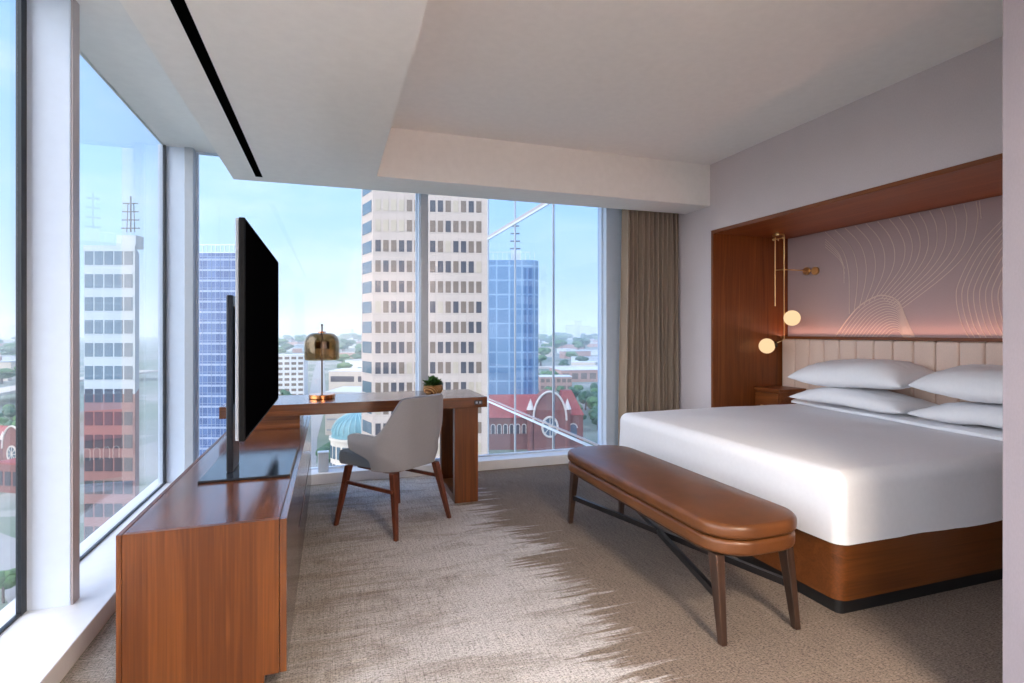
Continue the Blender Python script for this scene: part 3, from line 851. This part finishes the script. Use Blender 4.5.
def curtainwall(name, glassc, darkc, band, bw, fl, gl=.10):
    """glass curtain wall: floors and bays, some darker panes"""
    t = NT(name); c = t.coord(rot=(PI/2, 0, 0))
    b = t.n('ShaderNodeTexBrick'); t.l(c, b.inputs['Vector']); b.offset = 0
    b.inputs['Color1'].default_value = srgb(*glassc); b.inputs['Color2'].default_value = srgb(*darkc)
    b.inputs['Mortar'].default_value = srgb(*band); b.inputs['Scale'].default_value = 1
    b.inputs['Mortar Size'].default_value = gl; b.inputs['Brick Width'].default_value = bw; b.inputs['Row Height'].default_value = fl
    n = t.noise(t.coord((.08, .08, .22)), 1.0, 3)
    col = t.mix(t.math('MULTIPLY', n, .5), b.outputs[0], srgb(*darkc))
    t.bsdf(col, .18, 0, .5); return t.m
M['lilac'] = plain('pale_lilac_metal', (144, 158, 186), .4, var=.04)
M['blue_cw'] = curtainwall('blue_curtain_wall', (86, 112, 160), (62, 84, 130), (146, 160, 188), 3.0, 4.0)
M['sky_cw'] = curtainwall('pale_blue_curtain_wall', (116, 146, 174), (88, 120, 152), (150, 176, 198), 7.0, 8.0, .45)
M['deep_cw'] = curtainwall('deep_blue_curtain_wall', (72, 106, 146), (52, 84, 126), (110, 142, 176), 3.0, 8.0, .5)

def wins(parent, meshes, cells, wall_n=100):
    """one object per window for the 100 nearest, the rest one stuff part"""
    far = []
    for k, (x, z, kind, rot, loc) in enumerate(cells):
        if k < wall_n:
            o = bpy.data.objects.new('window', meshes[kind]); COL.objects.link(o); o.parent = parent
            o.location = loc; o.rotation_euler = (0, 0, rot)
        else: far.append((kind, rot, loc))
    if far:
        bm = bmesh.new()
        mats = list(meshes.values()); keys = list(meshes.keys())
        for kind, rot, loc in far:
            n0 = len(bm.verts); f0 = len(bm.faces)
            bm.from_mesh(meshes[kind]); bm.verts.ensure_lookup_table(); bm.faces.ensure_lookup_table()
            mt = Matrix.Translation(loc) @ Matrix.Rotation(rot, 4, 'Z')
            for v in bm.verts[n0:]: v.co = mt @ v.co
            for f in bm.faces[f0:]: f.material_index = keys.index(kind)
        me = bpy.data.meshes.new('window_field'); bm.to_mesh(me); bm.free()
        for q in mats: me.materials.append(q.materials[0])
        o = bpy.data.objects.new('window_field', me); COL.objects.link(o); o.parent = parent; o['kind'] = 'stuff'
def winmesh(name, w, h, mat, d=.12):
    b = MB(); b.box(-w/2, w/2, -d/2, d/2, -h/2, h/2)
    bmesh.ops.recalc_face_normals(b.bm, faces=b.bm.faces)
    me = bpy.data.meshes.new(name); b.bm.to_mesh(me); b.bm.free(); me.materials.append(M[mat]); return me

# --- beige stone tower straight ahead
pL, pR, pC = Vector(at(373, 103.4)[:2]), Vector(at(489, 105.3)[:2]), Vector(at(361.5, 109)[:2])
ang = math.atan2((pR-pL).y, (pR-pL).x)
bt = thing('office_tower', 'tall beige stone office tower with rows of windows, straight ahead', 'tower', (pL.x, pL.y, GZ), ang)
inv = Matrix.Rotation(-ang, 2)
lc = inv @ (pC-pL); wR = (pR-pL).length
back = 30
b = MB(); b.prism([(0, 0), (wR, 0), (wR+.0, back), (lc.x, back), (lc.x, lc.y)], 0, 112); b.build('tower_wall', M['bt_wall'], bt)
wm = {k: winmesh('window_pane', 1.0, 2.2, k) for k in ('glass_dark', 'glass_blind', 'glass_half')}
cm = {k+'_c': winmesh('window_pane', 5.2, 2.25, k) for k in ('glass_teal',)}
wm.update(cm)
ztop = 1.23+127.2*103.4/541-GZ; cells = []
fl = 3.9; nwin = int(wR/1.48)
cang = math.atan2(-lc.y, -lc.x)
RW = random.Random(3)
for row in range(-2, 16):
    z = ztop-row*fl
    if z < 3: continue
    blind_row = RW.random() < .3
    for k in range(nwin):
        x = .95+k*1.48
        kind = RW.choices(['glass_dark', 'glass_blind', 'glass_half'], [5, .8+2*blind_row, 7])[0]
        if row in (0, 1) and 0 <= k < 4: kind = 'glass_blind'
        cells.append((x, z, kind, 0, (x, 0, z)))
    mid = lc*.5
    cells.append((0, z, 'glass_teal_c', cang, (mid.x, mid.y, z)))
def vis(c): return (abs(c[1]-(ztop-5*fl)), abs(c[0]-wR/2))
cells.sort(key=vis)
wins(bt, wm, cells)

# --- reflection in the left window, built as a pale tower with a mast
pL, pR = Vector(at(84, 92)[:2]), Vector(at(135, 92)[:2])
ang = math.atan2((pR-pL).y, (pR-pL).x); wR = (pR-pL).length
wt = thing('office_tower', 'pale stone tower with roof mast, stand-in for left window reflection', 'tower', (pL.x, pL.y, GZ), ang)
zt = 1.23+86*92/541-GZ
zr = 1.23-62*92/541-GZ
b = MB(); b.prism([(0, 0), (wR, 0), (wR-5.5, 9), (0, 9)], zr, zt); b.box(-.1, wR+.05, -.1, .3, zt-.9, zt+.1); b.build('tower_wall', M['white_wall'], wt)
b = MB(); b.prism([(0, 0), (wR, 0), (wR-5.5, 9), (0, 9)], 0, zr-.001); b.build('red_reflection_wall', M['reflection_red'], wt)  # red of a mirrored church put into the lower wall colour
wm2 = {k: winmesh('window_pane', 1.38, 2.3, k) for k in ('glass_teal', 'glass_dark')}
cells = []
z0w = 1.23+74*92/541-GZ
for row in range(0, 17):
    z = z0w-row*3.9
    if z < 3: continue
    for k in range(6):
        x = wR-1.1-k*1.68
        if x < .7: continue
        cells.append((x, z, 'glass_teal' if row < 6 else 'glass_dark', 0, (x, 0, z)))
wins(wt, wm2, cells)
mx = (116-84)/541*92
b = MB(); b.box(mx-1.4, mx+2.0, 2, 4, zt, zt+2.2); b.build('roof_house', M['white_wall'], wt)
b = MB(); b.tube([(mx+.4, 3, zt+2.9), (mx+.4, 3, zt+9.2)], .12, 8)
for k in range(4): b.tube([(mx-1.3+k*.12, 3, zt+3.6+k*1.45), (mx+2.0-k*.12, 3, zt+3.6+k*1.45)], .10, 6)
b.tube([(mx-.3, 3, zt+2.9), (mx-.1, 3, zt+8)], .07, 6); b.tube([(mx+1.1, 3, zt+2.9), (mx+.9, 3, zt+8)], .07, 6)
b.build('mast', M['steel'], wt)

# --- blue glass tower behind the television
pL, pR = Vector(at(176, 206)[:2]), Vector(at(247, 206)[:2])
ang = math.atan2((pR-pL).y, (pR-pL).x); wR = (pR-pL).length
lb = thing('glass_tower', 'violet blue glass tower standing behind the television', 'tower', (pL.x, pL.y, GZ), ang)
zt = 1.23+79*206/541-GZ
b = MB(); b.prism([(0, 0), (wR, 0), (wR-14, 24), (0, 24)], 0, zt); b.build('tower_glass', M['blue_cw'], lb)
b = MB()
for k in range(30):
    z = zt-2.5-k*4.0
    if z > 1: b.box(-.05, wR, -.08, .05, z-.38, z+.38)
b.build('floor_bands', M['lilac'], lb)
b = MB()
for k in range(9): b.box(k*wR/8-.07, k*wR/8+.07, -.12, .02, 0, zt)
b.build('vertical_fins', M['lilac'], lb)
b = MB()
for k in range(17): b.box(k*wR/16-.10, k*wR/16+.10, 0, .3, zt, zt+3.2)
b.box(0, wR, 0, .3, zt+2.9, zt+3.3); b.box(0, wR, 0, .3, zt, zt+.3); b.build('roof_screen', M['white_metal'], lb)

# --- reflection in the return facade, built as a pale blue tower with mast
pL, pR = Vector(at(484, 300)[:2]), Vector(at(539, 300)[:2])
ang = math.atan2((pR-pL).y, (pR-pL).x); wR = (pR-pL).length
bl = thing('glass_tower', 'sky blue glass tower with a mast, stand-in for return facade reflection', 'tower', (pL.x, pL.y, GZ), ang)
zt = 1.23+72*300/541-GZ
b = MB()
P = [(0, 0), (wR-6, 0)]+[(wR-6+6*math.sin(a*PI/12), 6-6*math.cos(a*PI/12)) for a in range(1, 7)]+[(wR, 30), (0, 30)]
b.prism(P, 0, zt); b.build('tower_glass', M['sky_cw'], bl, False)
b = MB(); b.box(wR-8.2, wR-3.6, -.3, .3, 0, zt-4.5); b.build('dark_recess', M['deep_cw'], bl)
b = MB()
for k in range(12): b.box(k*wR/12-.1, k*wR/12+.15, 0, .4, zt, zt+4.5)
b.box(0, wR-5, 0, .3, zt+4.2, zt+4.6); b.build('roof_screen', M['white_metal'], bl)
mx = (514.5-484)/541*300
b = MB(); b.box(mx-2, mx+3.5, 6, 12, zt, zt+6.5); b.build('roof_house', M['far_grey'], bl)
b = MB(); b.tube([(mx+.4, 8, zt+6), (mx+.4, 8, zt+23)], .35, 8)
for k in range(4):
    z = zt+7.5+k*4.3; b.tube([(mx-2.6+k*.2, 8, z), (mx+3.4-k*.2, 8, z)], .42, 6); b.tube([(mx+.4, 5.5, z), (mx+.4, 10.5, z)], .42, 6)
b.build('mast', M['steel'], bl)

# --- churches
def church(name, label, px, Z, s=1.0, rot=0, gable_px=None):
    x, y, z = at(px, Z)
    c = thing(name, label, 'church', (x, y, z), CAMROT+rot)
    c.scale = (s, s, s)
    def w(n, f, mat, par=c):
        b = MB(); f(b); return b.build(n, mat, par)
    w('nave_wall', lambda b: b.box(-22, 4, 0, 15, 0, 15), M['brick_red'])
    w('nave_roof', lambda b: b.prism([(-.8, 15), (15.8, 15), (7.5, 25)], -22.5, 5, 'X'), M['roof_red'])
    # tall round-arched gable front
    arch = [(-7.5, 0), (7.5, 0), (7.5, 14)]+[(7.5*math.cos(a*PI/16), 14+13*math.sin(a*PI/16)) for a in range(1, 16)]+[(-7.5, 14)]
    g = MB(); g.prism([(px_+9.5, z_) for px_, z_ in arch], -3, 12, 'Y'); g.build('gable_wall', M['brick_red'], c)
    b = MB(); L = [(7.8*math.cos(a*PI/24)+9.5, -3.1, 14+13.4*math.sin(a*PI/24)) for a in range(0, 25)]; b.tube(L, .55, 6); b.build('gable_coping', M['stone'], c)
    rw = MB(); rw.tube([(9.5+3.6*math.cos(a*PI/12), -3.1, 11+4.6*math.sin(a*PI/12)) for a in range(25)], .55, 6, False)
    ro = rw.build('rose_window', M['stone'], c)
    b = MB(); b.prism([(9.5+3.3*math.cos(a*PI/12), 11+4.2*math.sin(a*PI/12)) for a in range(24)], -3.15, -2.9, 'Y'); b.build('rose_glass', M['glass_teal'], ro)
    b = MB()
    for a in range(4): b.tube([(9.5+3.3*math.cos(a*PI/4), -3.25, 11+4.2*math.sin(a*PI/4)), (9.5-3.3*math.cos(a*PI/4), -3.25, 11-4.2*math.sin(a*PI/4))], .22, 5)
    b.build('tracery', M['stone'], ro)
    w('side_roof', lambda b: b.rings([[(15, -1, 16), (26, -1, 16), (26, 15, 16), (15, 15, 16)], [(16, 4, 27), (21, 4, 27), (21, 9, 27), (16, 9, 27)]]), M['roof_red'])
    w('side_wall', lambda b: b.box(15.5, 25.5, -.5, 14, 0, 16), M['brick_red'])
    for dx in (0.5, 17.8):
        t1 = MB(); t1.lathe([(1.5, 0), (1.5, 19)], (dx, -2, 0), 10); t_w = t1.build('turret', M['brick_red'], c)
        t1 = MB(); t1.lathe([(1.9, 19), (.05, 24)], (dx, -2, 0), 10); t1.build('spire', M['stone'], t_w)
    for k in range(7):
        q = MB(); x0 = -20.5+k*2.9
        q.prism([(x0, 7.5), (x0+1.5, 7.5), (x0+1.5, 11)]+[(x0+.75+.75*math.cos(a*PI/8), 11+.75*math.sin(a*PI/8)) for a in range(1, 8)]+[(x0, 11)], -.15, .1, 'Y'); wo = q.build('arched_window', M['glass_dark'], c)
        q = MB(); q.tube([(x0-.2, -.2, 7.5), (x0-.2, -.2, 11)]+[(x0+.75+.95*math.cos(a*PI/8), -.2, 11+.95*math.sin(a*PI/8)) for a in range(8, -1, -1)]+[(x0+1.7, -.2, 7.5)], .2, 5); q.build('stone_surround', M['stone'], wo)
    q = MB(); q.prism([(19, 5), (22.5, 5), (22.5, 10)]+[(20.75+1.75*math.cos(a*PI/8), 10+1.75*math.sin(a*PI/8)) for a in range(1, 8)]+[(19, 10)], -.7, -.45, 'Y'); wo = q.build('arched_window', M['glass_teal'], c)
    q = MB(); q.tube([(20.75+2.0*math.cos(a*PI/8), -.8, 10+2.0*math.sin(a*PI/8)) for a in range(9)], .3, 5); q.build('stone_surround', M['stone'], wo)
    return c
church('church', 'red brick church with rose window, stand-in for return facade reflection', 529, 236, .93, .06)  # first one built solid for the church mirrored in the return facade
church('church', 'small red brick church seen low through the leftmost window', 6, 200, .62, -.25)

# --- rotunda with a teal dome below the desk
x, y, z = at(357, 190)
rt = thing('rotunda', 'round pale building with teal dome seen under the desk', 'building', (x, y, z))
b = MB(); b.lathe([(8.8, 0), (8.8, 14), (9.4, 14.2), (9.4, 15)], seg=40); b.build('drum_wall', M['stone'], rt, True)
prof = [(8.6, 15), (8.4, 16.5)]+[(8.4*math.cos(a*PI/2/8), 16.5+6.5*math.sin(a*PI/2/8)) for a in range(1, 8)]+[(.3, 23)]
b = MB(); b.lathe(prof, seg=40); b.build('dome', M['teal_roof'], rt, True)
b = MB()
for k in range(26):
    a = 2*PI*k/26
    b.tube([(8.65*math.cos(a)*math.cos(q*PI/2/8), 8.65*math.sin(a)*math.cos(q*PI/2/8), 16.4+6.6*math.sin(q*PI/2/8)) for q in range(0, 8)], .10, 4)
b.build('dome_ribs', M['teal_rib'], rt)
for lv in (2.2, 8.2):
    for k in range(24):
        a = 2*PI*k/24
        if math.sin(a) > .3: continue
        b = MB(); b.box(-.7, .7, -.12, .12, 0, 4.2); o = b.build('window', M['glass_teal'], rt)
        o.location = (8.85*math.cos(a), 8.85*math.sin(a), lv); o.rotation_euler = (0, 0, a+PI/2)

# --- mid-distance buildings
def block(name, label, cat, px, Z, w, d, h, wall, roof, rows, cols, wmat, rot=0., wh=.5, ww=.7, group=None):
    x, y, z = at(px, Z)
    o = thing(name, label, cat, (x, y, z), CAMROT+rot, group)
    b = MB(); b.box(-w/2, w/2, 0, d, 0, h); b.build('walls', M[wall], o)
    b = MB(); b.box(-w/2-.2, w/2+.2, -.2, d+.2, h, h+.6); b.build('roof', M[roof], o)
    if rows:
        fh = h/rows; cw = w/cols
        for r in range(rows):
            for c in range(cols):
                b = MB(); b.box(-w/2+cw*(c+.5-ww/2), -w/2+cw*(c+.5+ww/2), -.12, .1, fh*(r+.5-wh/2), fh*(r+.5+wh/2)); b.build('window', M[wmat], o)
    return o
block('apartment_block', 'white gridded building left of the copper table lamp', 'building', 287, 420, 25, 18, 33, 'concrete_w', 'far_roof', 8, 5, 'glass_half', .2)
block('office_block', 'low beige building with dark window strip right of copper lamp', 'building', 356, 330, 34, 22, 27, 'concrete', 'far_roof', 3, 2, 'glass_dark', -.06, .38, .86)
block('parking_garage', 'long beige parking garage below the window strip building', 'building', 353, 268, 28, 26, 21, 'concrete', 'far_roof', 4, 1, 'far_roofg', -.05, .16, .94)
block('warehouse', 'long low building with white roof behind the return facade', 'building', 606, 560, 95, 50, 12, 'far_brick', 'far_roof', 1, 10, 'glass_half', .18)
block('brick_block', 'pinkish low block behind trees right of sky blue tower', 'building', 556, 470, 28, 18, 12, 'far_brick', 'far_roof', 2, 6, 'glass_half', .05)
block('brick_hall', 'low brick hall at the bottom of leftmost window', 'building', 12, 172, 13, 8, 9, 'brick_red', 'roof_red', 1, 4, 'glass_dark', -.2)

# roads
def road(name, label, pts, w, mat='asphalt', z=.15, th=.3, cat='road'):
    P = [Vector(p) for p in pts]; L = []
    for i, p in enumerate(P):
        t = (P[min(i+1, len(P)-1)]-P[max(i-1, 0)]); t.z = 0; t.normalize(); n = Vector((t.y, -t.x, 0))*w/2
        L.append([p+n+Vector((0, 0, z)), p-n+Vector((0, 0, z)), p-n+Vector((0, 0, z-th)), p+n+Vector((0, 0, z-th))])
    b = MB(); b.rings(L); return tag(b.build(name, M[mat]), label, cat)
road('road', 'pale street running away behind the copper table lamp', [at(296, 190), at(303, 260), at(313.5, 345), at(318, 480), at(319, 700), at(322, 1200)], 13)
road('highway', 'raised highway crossing in front of the hazy leftmost window view', [at(-60, 330, GZ), at(6, 400, GZ), at(60, 470, GZ), at(150, 600, GZ)], 22, 'concrete', 9, 2)
road('highway', 'raised highway crossing behind the church beyond return facade', [at(440, 640, GZ), at(540, 660, GZ), at(640, 700, GZ), at(760, 760, GZ)], 20, 'concrete', 9, 2)
road('street', 'street curving below the church in the leftmost window', [at(-80, 150), at(0, 128), at(20, 118), at(60, 95)], 9)

# trees
def crown(bm, c, r, rng, flat=.8):
    res = bmesh.ops.create_icosphere(bm, subdivisions=2, radius=r, matrix=Matrix.Translation(c))
    for v in res['verts']:
        d = (v.co-Vector(c)); k = rng.uniform(.82, 1.16); v.co = Vector(c)+Vector((d.x*k, d.y*k, d.z*k*flat))
tree_meshes = []
for q in range(4):
    rng = random.Random(q+40); bm = bmesh.new()
    for k in range(5): crown(bm, (rng.uniform(-2, 2), rng.uniform(-2, 2), rng.uniform(5, 8.5)), rng.uniform(2.0, 3.2), rng)
    me = bpy.data.meshes.new('crown'); bm.to_mesh(me); bm.free(); me.materials.append(M['foliage' if q % 2 else 'foliage2']); tree_meshes.append(me)
b = MB(); b.tube([(0, 0, 0), (0, 0, 5.5)], [.4, .28], 7); trunk_o = b.build('trunk', M['bark']); trunk_me = trunk_o.data; bpy.data.objects.remove(trunk_o)
RT = random.Random(11)
TAKEN = [(at(q, 150-q*.4-20)[0], at(q, 150-q*.4-20)[1], 6) for q in range(-40, 30, 4)]+[(at(292, 420)[0], at(292, 420)[1], 26), (at(357, 190)[0], at(357, 190)[1], 11), (at(529, 240)[0], at(529, 240)[1], 30), (at(6, 200)[0], at(6, 200)[1], 22), (at(12, 172)[0], at(12, 172)[1], 12), (at(556, 470)[0], at(556, 470)[1], 22)]
def clear(p, r):
    if any((p[0]-q[0])**2+(p[1]-q[1])**2 < (r+q[2])**2 for q in TAKEN): return False
    TAKEN.append((p[0], p[1], r)); return True
def tree(px, Z, s, label, group):
    if not clear(at(px, Z), 5.2*s): return
    o = thing('tree', label, 'tree', at(px, Z), RT.uniform(0, 6), group); o.scale = (s, s, s)
    for n_, me in (('crown', tree_meshes[RT.randrange(4)]), ('trunk', trunk_me)):
        c = bpy.data.objects.new(n_, me); COL.objects.link(c); c.parent = o
for k in range(9):
    tree(279+k*2.0, 325+k*15, RT.uniform(.9, 1.2), 'green street tree in the row left of the copper lamp', 'street trees left of the copper lamp')
for k in range(3): tree(323+k*3.6, 196+k*4, 1.0, 'green street tree beside the teal domed rotunda', 'trees beside the rotunda')
for k in range(90): tree(RT.uniform(546, 608), RT.uniform(270, 440), RT.uniform(.9, 1.5), 'dark green tree behind the church beyond return facade', 'trees behind the church')
for k in range(70): tree(RT.uniform(-16, 30), RT.uniform(215, 320), RT.uniform(.8, 1.3), 'green tree behind the church in leftmost window', 'trees in the leftmost window')
for k in range(8): tree(RT.uniform(-18, 10), RT.uniform(100, 150), RT.uniform(.6, .9), 'green tree on the lawn below leftmost window', 'lawn trees in the leftmost window')

# far low-rise blocks, each its own object
base = {}
for wk in ('far_grey', 'far_tan', 'far_brick'):
    b = MB(); b.box(-.5, .5, 0, 1, 0, 1); o = b.build('walls', M[wk]); base[wk] = o.data; bpy.data.objects.remove(o)
roofs = {}
for rk in ('far_roof', 'far_roofg'):
    b = MB(); b.box(-.51, .51, -.01, 1.01, 1, 1.04); o = b.build('roof', M[rk]); roofs[rk] = o.data; bpy.data.objects.remove(o)
RB = random.Random(21)
def far_tree(px, Z, s_, grp):
    w_ = grp.replace('far blocks ', '')
    o = thing('tree', 'dark tree clump between the far city blocks '+w_.replace('in the ', 'of '), 'tree', at(px, Z), RB.uniform(0, 6), 'far trees '+w_); o.scale = (s_*2.0, s_*1.4, s_)
    for n_, me in (('crown', tree_meshes[RB.randrange(4)]), ('trunk', trunk_me)):
        c = bpy.data.objects.new(n_, me); COL.objects.link(c); c.parent = o
zones = [((-30, 34), 'low pale city block in the hazy leftmost window view', 'far blocks in the leftmost window', 34),
         ((278, 364), 'low pale city block in the haze behind the desk lamp', 'far blocks behind the desk lamp', 46),
         ((540, 612), 'low pale city block in the haze beyond return facade', 'far blocks beyond the return facade', 40)]
for (a0, a1), lab, grp, cnt in zones:
    done = list(TAKEN)+[(at(x_, 560)[0], at(x_, 560)[1]+22, 40) for x_ in (575, 606, 640)]+[(at(x_, 655+(x_-540)*.4)[0], at(x_, 655+(x_-540)*.4)[1], 16) for x_ in range(530, 622, 8)]+[(at(x_, 395+(x_-6)*1.3)[0], at(x_, 395+(x_-6)*1.3)[1], 18) for x_ in range(-30, 40, 10)]+[(at(352, 345)[0], at(352, 345)[1], 30), (at(348, 285)[0], at(348, 285)[1], 30)]+[(at(316, z_)[0], at(316, z_)[1], 14) for z_ in range(500, 1200, 25)]
    def free(p, r):
        if any((p[0]-q[0])**2+(p[1]-q[1])**2 < (r+q[2])**2 for q in done): return False
        done.append((p[0], p[1], r)); return True
    for k in range(cnt*3):
        Z = 500*math.exp(RB.uniform(0, 1.9)); px = RB.uniform(a0, a1); g = (Z/700)**.6
        if not free(at(px, Z), 27*g if k < cnt else 13*g): continue
        if k >= cnt:
            s_ = RB.uniform(1.3, 2.0)*g
            far_tree(px, Z, s_, grp); continue
        o = thing('city_block', lab, 'building', at(px, Z), CAMROT+RB.uniform(-.6, .6), grp)
        o.scale = (RB.uniform(14, 46)*g, RB.uniform(12, 30)*g, RB.uniform(6, 17)*(1+.3*(RB.random() < .2)))
        for n_, me in (('walls', base[RB.choice(list(base))]), ('roof', roofs[RB.choice(list(roofs))])):
            c = bpy.data.objects.new(n_, me); COL.objects.link(c); c.parent = o
for k, (px, Z, w, h) in enumerate(((571, 3600, 60, 95), (578, 3700, 50, 120), (585, 3600, 70, 88), (14, 3400, 60, 90), (20, 3500, 50, 105), (345, 3900, 90, 70), (592, 3800, 60, 80), (8, 3700, 60, 72))):
    o = thing('skyline_tower', 'faint distant tower on the hazy skyline', 'tower', at(px, Z), CAMROT, 'distant skyline towers'); o.scale = (w, 50, h)
    for n_, me in (('walls', base['far_grey']), ('roof', roofs['far_roofg'])):
        c = bpy.data.objects.new(n_, me); COL.objects.link(c); c.parent = o

# ------------------------------------------------------------------ haze over the city
t = NT('city_haze')
vs = t.n('ShaderNodeVolumeScatter'); vs.inputs['Color'].default_value = (.86, .93, 1, 1); vs.inputs['Density'].default_value = .00024; vs.inputs['Anisotropy'].default_value = 0
t.l(vs.outputs[0], t.out.inputs[1])
b = MB(); b.box(-5150, 6150, 60, 6950, GZ-3, 140)
tag(b.build('city_haze', t.m), 'thin bluish haze hanging over the distant city', 'haze', kind='stuff')
scn.cycles.volume_bounces = 1

# ------------------------------------------------------------------ light
world = bpy.data.worlds.new('sky'); scn.world = world; world.use_nodes = True
nt = world.node_tree; nt.nodes.clear()
class WT(NT):
    def __init__(s): s.t = nt
w = WT()
tc = w.n('ShaderNodeTexCoord'); gen = tc.outputs['Generated']
sp = w.n('ShaderNodeSeparateXYZ'); w.l(gen, sp.inputs[0])
elev = sp.outputs[2]
sky = w.ramp(elev, [(0.0, srgb(182, 202, 226)), (.06, srgb(172, 200, 232)), (.18, srgb(154, 194, 240)), (.42, srgb(138, 184, 246)), (1, srgb(110, 166, 236))])
mp = w.n('ShaderNodeMapping'); mp.inputs['Scale'].default_value = (2.2, 2.2, 7); w.l(gen, mp.inputs[0])
cl = w.noise(mp.outputs[0], 1.6, 5, .6)
cl = w.ramp(cl, [(.5, (0, 0, 0, 1)), (.8, (.32, .32, .32, 1))])
sky = w.mix(cl, sky, srgb(236, 242, 250))
# bright lobe added to the unseen sky left of and behind, filling the room
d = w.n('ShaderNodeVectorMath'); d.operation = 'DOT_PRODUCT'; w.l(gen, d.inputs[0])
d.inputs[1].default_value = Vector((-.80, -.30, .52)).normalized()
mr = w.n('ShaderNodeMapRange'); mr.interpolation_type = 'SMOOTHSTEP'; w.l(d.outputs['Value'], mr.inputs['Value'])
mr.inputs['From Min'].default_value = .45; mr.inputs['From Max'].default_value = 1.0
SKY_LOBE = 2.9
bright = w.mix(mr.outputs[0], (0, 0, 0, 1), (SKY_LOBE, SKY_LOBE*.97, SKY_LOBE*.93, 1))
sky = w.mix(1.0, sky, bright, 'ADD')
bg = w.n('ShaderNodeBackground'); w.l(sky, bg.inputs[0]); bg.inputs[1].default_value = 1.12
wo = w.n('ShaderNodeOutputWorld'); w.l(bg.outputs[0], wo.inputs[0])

sun = bpy.data.objects.new('sun', bpy.data.lights.new('sun', 'SUN')); COL.objects.link(sun)
sun.data.energy = .72; sun.data.angle = math.radians(2); sun.data.color = (1, .95, .88)
sun.rotation_euler = Vector((-.35, .75, -.75)).to_track_quat('-Z', 'Y').to_euler()

def area(name, loc, rot, sx, sy, energy, color, portal=False):
    l_ = bpy.data.lights.new(name, 'AREA'); l_.shape = 'RECTANGLE'; l_.size = sx; l_.size_y = sy
    l_.energy = energy; l_.color = color
    if portal: l_.cycles.is_portal = True
    o = bpy.data.objects.new(name, l_); COL.objects.link(o); o.location = loc; o.rotation_euler = rot; return o
area('portal', (GX-.02, (YB+GY)/2, 1.36), (0, -PI/2, 0), 2.6, GY-YB, 1, (1, 1, 1), True)
area('portal', (.78, GY+.03, 1.36), (-PI/2, 0, 0), 3.6, 2.6, 1, (1, 1, 1), True)
# led strip hidden behind the headboard's top edge, washing the panel above
area('led_strip', (4.040, 2.73, 1.184), (PI, -.5, 0), .012, 2.5, 2.8, (1, .47, .33))
# unseen fill light panels added on the ceiling to brighten the room
for k, (x, y) in enumerate(((1.05, -.75), (1.05, -1.95))):
    dl = thing('added_fill_panel', ('added fill light panel, unseen, just behind the camera', 'added fill light panel, unseen, near the back wall', 'added fill light panel, unseen, above the foot of bed')[k], 'fill light', (x, y, CZ), 0, 'added fill light panels')
    b = MB(); b.box(-.33, .33, -.33, -.30, -.03, -.0005); b.box(-.33, .33, .30, .33, -.135, -.0005); b.box(-.33, -.30, -.30, .30, -.03, -.0005); b.box(.30, .33, -.30, .30, -.03, -.0005); b.build('fill_panel_frame', M['white_metal'], dl)  # far lip deepened so the added panel isn't mirrored in the far window
    b = MB(); b.box(-.30, .30, -.30, .30, -.022, -.012); b.build('fill_panel_face', M['fill_emitter'], dl)
